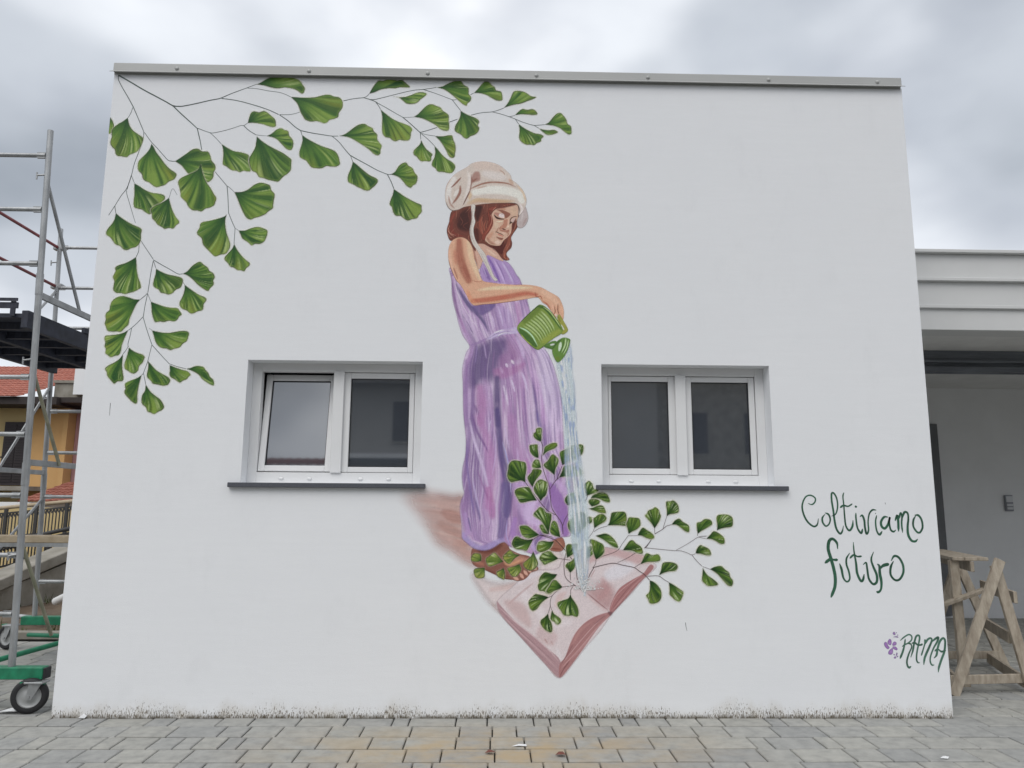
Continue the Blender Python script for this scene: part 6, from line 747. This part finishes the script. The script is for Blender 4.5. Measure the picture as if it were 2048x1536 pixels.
# ------------------------------------------------------------------ yard and houses behind the scaffold
tag(MB().box((-14, 3.30, -.02), (-.02, 3.42, .07), .01).build('kerb', M['concrete']), kind='structure')
V, Fc = [], []; nx, ny = 46, 40
for j in range(ny+1):
    for i in range(nx+1):
        x = -16+16*i/nx-.01; y = 3.43+9*j/ny
        V.append((x, y, .0+.05*math.sin(x*2.1+y)+.06*random.random()+.012*(y-3.4)**1.3))
Fc = [(j*(nx+1)+i, j*(nx+1)+i+1, (j+1)*(nx+1)+i+1, (j+1)*(nx+1)+i) for j in range(ny) for i in range(nx)]
me = bpy.data.meshes.new('soil_bank'); me.from_pydata(V, [], Fc); tag(link('soil_bank', me, M['soil']), kind='structure')
V, Fc = [], []
for k in range(5200):
    x = random.uniform(-9, -.1); y = 3.5+abs(random.gauss(0, 2.0)); 
    if math.sin(x*1.9+y*.8)+math.sin(y*2.3) < -.1: continue
    z = .012*(y-3.4)**1.3+.0; h = random.uniform(.03, .13); a = random.uniform(0, 6.28); w_ = .008; dx, dy = random.gauss(0, .04), random.gauss(0, .04)
    n0 = len(V); V += [(x-w_*math.cos(a), y-w_*math.sin(a), z), (x+w_*math.cos(a), y+w_*math.sin(a), z), (x+dx, y+dy, z+.06+h)]; Fc.append((n0, n0+1, n0+2))
me = bpy.data.meshes.new('grass'); me.from_pydata(V, [], Fc); tag(link('grass', me, M['grass']), 'short weeds growing on the soil bank behind the scaffold', 'grass', kind='stuff')
rw = MB(); 
a0, a1 = Vector((-4.049, 5.000, 0.319)), Vector((-3.650, 7.200, 0.894))
rw.bar(a0, a1, .42, .16, ch=.012); rwo = rw.build('ramp_wall', M['concrete'])
MB().bar(a0-Vector((0, -.06, .55)), a1-Vector((0, -.06, .60)), .30, .9).build('base', M['concrete'], rwo)
tag(rwo, 'weathered concrete ramp wall sloping up behind the scaffold', 'wall')
def railing(p, q, h, n, label, topmat, name='railing'):
    r = tag(empty(name, tuple(p)), label, 'railing'); p, q = Vector(p), Vector(q); up = Vector((0, 0, h))
    MB().tube(p+up*1.18, q+up*1.18, .035, 10).build('handrail', M[topmat], r)
    for k in (.04, .96): MB().bar(p+up*k, q+up*k, .03, .03).build('rail', M['iron'], r)
    for i in range(n+1):
        c = p.lerp(q, i/n); b = MB(); 
        if i % 9 == 0: b.bar(c-up*.1, c+up*1.16, .05, .05); b.build('post', M['iron'], r)
        else: b.bar(c+up*.04, c+up*.96, .016, .016); b.bar(c+up*.80+Vector((-.03, 0, 0)), c+up*.92+Vector((.03, 0, 0)), .012, .03); b.build('picket', M['iron'], r)
    return r
railing((-6.121, 8.000, 0.867), (-3.960, 8.000, 1.092), .46, 36, 'iron railing with a pale handrail in front of the yellow house', 'plank')
railing((-4.791, 6.400, 0.479), (-3.790, 7.400, 0.799), .33, 30, 'lower iron railing along the concrete ramp behind the scaffold', 'iron')
tag(MB().tube((-2.625, 4.600, 0.252), (-2.2, 4.3, .42), .055, 14).build('white_pipe', M['whitep']), 'short white plastic pipe lying on the soil by the wall corner', 'pipe')
tag(MB().tube((-2.9, 4.2, .12), (-2.3, 4.05, .09), .03, 10).build('metal_pipe', M['steel']), 'short grey metal pipe lying on the soil behind the scaffold', 'pipe')
# garden wall tone behind the railing
tag(MB().box((-14, 9.6, -.2), (-3.0, 9.9, 1.45)).build('garden_wall', M['yellowr']), 'low tan garden wall behind the iron railing', 'wall')
def tile_roof(p00, p10, p01, nu, nv, name, parent):
    """overlapping barrel tiles from the eave (p00-p10) up to the ridge (p01)"""
    p00, p10, p01 = Vector(p00), Vector(p10), Vector(p01); U, Vv = (p10-p00)/nu, (p01-p00)/nv; N = U.cross(Vv).normalized()
    V, F = [], []
    for j in range(nv):
        for i in range(nu):
            o = p00+U*i+Vv*j; n0 = len(V); lift = .5*U.length
            jit = random.uniform(-.03, .03)
            for t_, up in ((-.12, .32), (1.02, 0.)):
                for k in range(5):
                    a = math.pi*k/4; V.append(o+U*(.5-.5*math.cos(a))+Vv*(t_+jit)+N*(math.sin(a)*lift*.55+up*lift))
            F += [(n0+k, n0+k+1, n0+6+k, n0+5+k) for k in range(4)]+[(n0, n0+1, n0+2, n0+3, n0+4)]
    me = bpy.data.meshes.new(name); me.from_pydata(V, [], F); return link(name, me, M['tile'], parent, (0, 0, 0))
HZ0, HZ1 = -.2, 4.28
H1 = tag(empty('yellow_house', (-12, 16, 0)), 'yellow and orange house with a red tiled roof behind the scaffold', 'house')
w = MB(); w.box((-16, 16, HZ0), (-10.15, 24, HZ1)); w.build('wall', M['yellowr'], H1)
MB().box((-10.149, 15.97, HZ0), (-9.27, 24, HZ1)).build('wall', M['ochre'], H1)
MB().box((-9.269, 15.90, HZ0), (-9.12, 24, HZ1+.001)).build('corner_pier', M['ochre'], H1)
dr = MB().box((-10.93, 15.93, 2.02), (-10.19, 15.999, 3.84)).build('shutter_door', M['shutter'], H1)
for x in (-10.90, -10.55):
    for k in range(22): MB().box((x, 15.905, 2.12+k*.076), (x+.32, 15.929, 2.165+k*.076)).build('slat', M['shutter'], dr)
bl = MB().box((-13.5, 15.0, 1.86), (-9.6, 15.99, 1.98)).build('balcony', M['concrete'], H1)
for i in range(34): x = -13.4+i*.085; MB().box((x, 15.03, 1.98), (x+.018, 15.05, 2.75)).build('baluster', M['iron'], bl) if x < -10.3 else None
MB().box((-13.45, 15.02, 2.751), (-10.35, 15.06, 2.79)).build('balcony_rail', M['iron'], bl)
MB().box((-17, 15.02, HZ1-.03), (-9.0, 16.4, HZ1+.185)).build('eaves', M['dtimber'], H1)
tile_roof((-17, 14.95, HZ1+.16), (-10.05, 14.95, HZ1+.16), (-17, 20.4, HZ1+1.95), 44, 17, 'roof', H1)
H2 = tag(empty('pink_house', (-8, 16.5, 0)), 'narrow strip of a pink house with a concrete parapet beside the wall corner', 'house')
MB().box((-9.11, 16.3, HZ0), (-5.5, 24, HZ1+.05)).build('wall', M['pink'], H2)
MB().box((-9.08, 15.2, HZ1+.05), (-5.5, 16.5, HZ1+.2)).build('eaves', M['dtimber'], H2)
MB().box((-10.02, 16.6, HZ1+.20), (-6.5, 17.0, HZ1+.82)).box((-10.04, 16.55, HZ1+.821), (-6.5, 17.05, HZ1+.9)).build('parapet', M['concrete'], H2)
MB().box((-9.35, 16.4, HZ1+.45), (-8.5, 16.59, HZ1+1.5)).build('chimney', M['annex'], H2)
LR = tag(empty('lean_to', (-6.5, 12.5, 0)), 'low lean-to with a red tiled roof and grey wall behind the railing', 'shed')
MB().box((-9.6, 12.6, -.2), (-4.2, 14, 1.55)).build('wall', M['annex'], LR)
tile_roof((-8.0, 12.2, 1.56), (-4.3, 12.2, 1.56), (-8.0, 14.2, 2.05), 26, 7, 'roof', LR)

# ------------------------------------------------------------------ annexe and passage on the right
AN = tag(empty('grey_annexe', (9.5, 5.3, 0)), 'pale grey annexe with a stepped fascia above an open passage right of the white wall', 'building')
X0, X1 = WALL_W+.004, 18.0
MB().box((X0, 1.00, 3.49), (X1, 1.30, 4.05), .004).build('fascia', M['fascia'], AN)
MB().box((X0, .985, 3.28), (X1, 1.25, 3.489), .004).build('fascia', M['fascia'], AN)
for z in (3.49, 3.765): MB().box((X0, .955, z), (X1, .983 if z < 3.6 else .999, z+.035), .004).build('drip_edge', M['fascia'], AN)
MB().box((X0, .95, 4.051), (X1, 1.6, 4.085), .004).build('coping', M['fascia'], AN)
MB().box((X0, 1.26, 3.40), (X1, 5.30, 3.48)).build('ceiling', M['soffit'], AN)
MB().box((X0, 1.301, 3.481), (X1, 9, 4.04)).build('roof', M['annex'], AN)
bmn = MB(); bmn.box((X0, 2.50, 3.13), (X1, 2.56, 3.399), .003).box((X0, 2.44, 3.14), (X1, 2.499, 3.20), .003).box((X0, 2.45, 3.25), (X1, 2.499, 3.28), .003); bmn.build('door_rail', M['beam'], AN)
MB().box((X0, 5.301, -.1), (X1, 5.6, 3.5)).build('wall', M['annex'], AN)
MB().box((9.0, 5.25, .01), (10.03, 5.30, 2.84), .004).build('door', M['door'], AN)
ic = MB().box((10.985, 5.26, 1.53), (11.105, 5.30, 1.77), .008).build('intercom', M['plastic'])
tag(ic, 'small grey intercom panel on the wall of the passage', 'intercom')
MB().box((10.995, 5.252, 1.665), (11.095, 5.2595, 1.755), .002).build('speaker_grille', M['plastic2'], ic)
for r_ in range(2): MB().box((11.00, 5.250, 1.555+r_*.05), (11.09, 5.2595, 1.59+r_*.05), .002).build('button', M['plastic2'], ic)

# ------------------------------------------------------------------ timber trestle standing at the right-hand corner
TR = tag(empty('timber_trestle', (7.7, 1.2, 0)), 'rough timber trestle with a planked top behind the right corner of the wall', 'trestle')
A_, B_ = Vector((7.46, .93, 1.125)), Vector((7.775, .905, 1.125)); dr_ = Vector((.27, .96, 0)).normalized(); wd = (B_-A_)
for k in range(3):
    p = A_+wd*((k+.5)/3); L_ = 1.25+.04*k
    MB().bar(p-dr_*(.02*(k % 2)), p+dr_*L_, wd.length/3-.006, .030, ch=.003).build('plank', M['wood'], TR)
def tim(name, p, q, w=.09, h=.032, up=(0, -1, 0)): return MB().bar(p, q, h, w, up=up, ch=.003).build(name, M['wood'], TR)
tim('leg', (7.79, .77, 1.13), (7.215, .68, .0), up=(1, 0, 0)); tim('leg', (7.77, .815, 1.08), (7.95, .74, .0), up=(1, 0, 0))
far = dr_*1.1
tim('leg', Vector((7.79, .77, 1.10))+far, Vector((7.25, .68, .0))+far, up=(1, 0, 0)); tim('leg', Vector((7.77, .815, 1.08))+far, Vector((8.15, .76, .0))+far, up=(1, 0, 0))
tim('post', (7.50, .99, 1.108), (7.52, 1.0, .0), .085, .04, up=(1, 0, 0))
tim('brace', (7.36, 1.02, .70), (7.68, .86, .86), .07, .03)
for z, s in ((.09, 0), (.80, .0)):
    tim('stretcher', Vector((7.92, .80, z)), Vector((8.0, .80, z))+far*.98, .10, .03, up=(0, 0, 1))
tim('stretcher', Vector((7.33, .80, .09)), Vector((7.40, .80, .09))+far*.98, .10, .03, up=(0, 0, 1))
tim('stretcher', (7.22, .72, .12), (7.93, .79, .12), .075, .03, up=(0, 0, 1))
tim('stretcher', Vector((7.28, .72, .12))+far, Vector((8.1, .76, .12))+far, .075, .03, up=(0, 0, 1))
tim('stretcher', Vector((7.86, .84, .45)), Vector((7.98, .82, .45))+far, .10, .03, up=(0, 0, 1))
tim('bearer', Vector((7.60, .87, 1.06)), Vector((7.66, .86, 1.06))+far, .09, .03, up=(0, 0, 1))

# ------------------------------------------------------------------ litter on the paving
def scrap(name, x, y, pts_, m_, lab, cat, curl=.01, grp=None):
    V = [(x+a, y+b, .006+curl*abs(math.sin(i*2.1))) for i, (a, b) in enumerate(pts_)]; c = (x, y, .012+curl)
    V2 = V+[c]; n = len(V); F = [(i, (i+1) % n, n) for i in range(n)]
    me = bpy.data.meshes.new(name); me.from_pydata(V2, [], F); o = link(name, me, M[m_]); s_ = o.modifiers.new('t', 'SOLIDIFY'); s_.thickness = .0012
    tag(o, lab, cat, grp); return o
x, y, _ = (3.267, -0.804, 0.000)
scrap('dry_leaf', x, y, [(-.035, 0), (-.015, .03), (.01, .022), (.035, .012), (.02, -.012), (-.01, -.02)], 'leafd', 'dry red leaf on the paving, left of the other', 'leaf', .012)
x, y, _ = (3.719, -0.854, 0.000)
scrap('dry_leaf', x, y, [(-.035, .01), (-.012, .03), (.014, .032), (.034, .008), (.02, -.022), (-.016, -.024)], 'leafd', 'dry red leaf on the paving, right of the other', 'leaf', .016)
x, y, _ = (3.456, -0.664, -0.000)
scrap('paper_scrap', x, y, [(-.05, -.008), (-.01, .012), (.048, .018), (.052, -.006), (0, -.012)], 'paper', 'small scrap of white paper between the pavers', 'litter', .006)
x, y, _ = (6.179, -0.910, 0.000)
scrap('paper_scrap', x, y, [(-.03, 0), (0, .02), (.03, .006), (.01, -.015)], 'paper', 'tiny white scrap on the paving near the right corner', 'litter', .006)
x, y, _ = (0.235, 0.013, 0.000)
scrap('paper_scrap', x, y-.02, [(-.03, 0), (-.01, .018), (.03, .02), (.02, -.015)], 'paper', 'crumpled white scrap at the foot of the wall, near its left corner', 'litter', .02)
x, y, _ = (-0.363, 0.147, 0.000)
scrap('plastic_sheet', x, y, [(-.13, -.02), (-.05, .05), (.06, .07), (.13, .03), (.06, -.04), (-.06, -.05)], 'paper', 'crumpled clear plastic sheet under the scaffold castor', 'litter', .02)

# ------------------------------------------------------------------ across the street, behind the camera: what the window panes mirror
OP = tag(empty('facing_house', (3, -22, 0)), 'plain cream house across the street, mirrored in the window panes', 'house')
MB().box((-12, -29, 0), (9.5, -22, 8.6)).build('wall', M['cream'], OP)
MB().box((9.6, -30, 0), (24, -23, 8.0)).build('wall', M['concrete'], OP)
for i, x in enumerate((-7.2, -4.0, -.6, 2.6, 6.1)):
    for z in (.9, 3.9, 6.6):
        wo = MB().box((x, -22.0, z), (x+1.1, -21.96, z+1.5)).build('window', M['shutter'], OP)
        MB().box((x-.08, -21.959, z-.1), (x+1.18, -21.90, z-.02)).build('sill', M['concrete'], wo)
for x, z in ((10.4, 3.6), (13.2, 3.6), (16, 3.6), (10.4, .9), (13.2, .9)): MB().box((x, -23.0, z), (x+1.3, -22.96, z+1.6)).build('window', M['shutter'], OP)
for z in (3.2, 6.1): MB().box((-6, -21.95, z), (4.5, -21.0, z+.16)).build('balcony', M['annex'], OP)
MB().box((-12.6, -29.4, 8.601), (10, -21.3, 8.8)).build('eaves', M['dtimber'], OP)
tile_roof((10, -21.4, 8.85), (-12.6, -21.4, 8.85), (10, -25.5, 10.4), 60, 16, 'roof', OP)
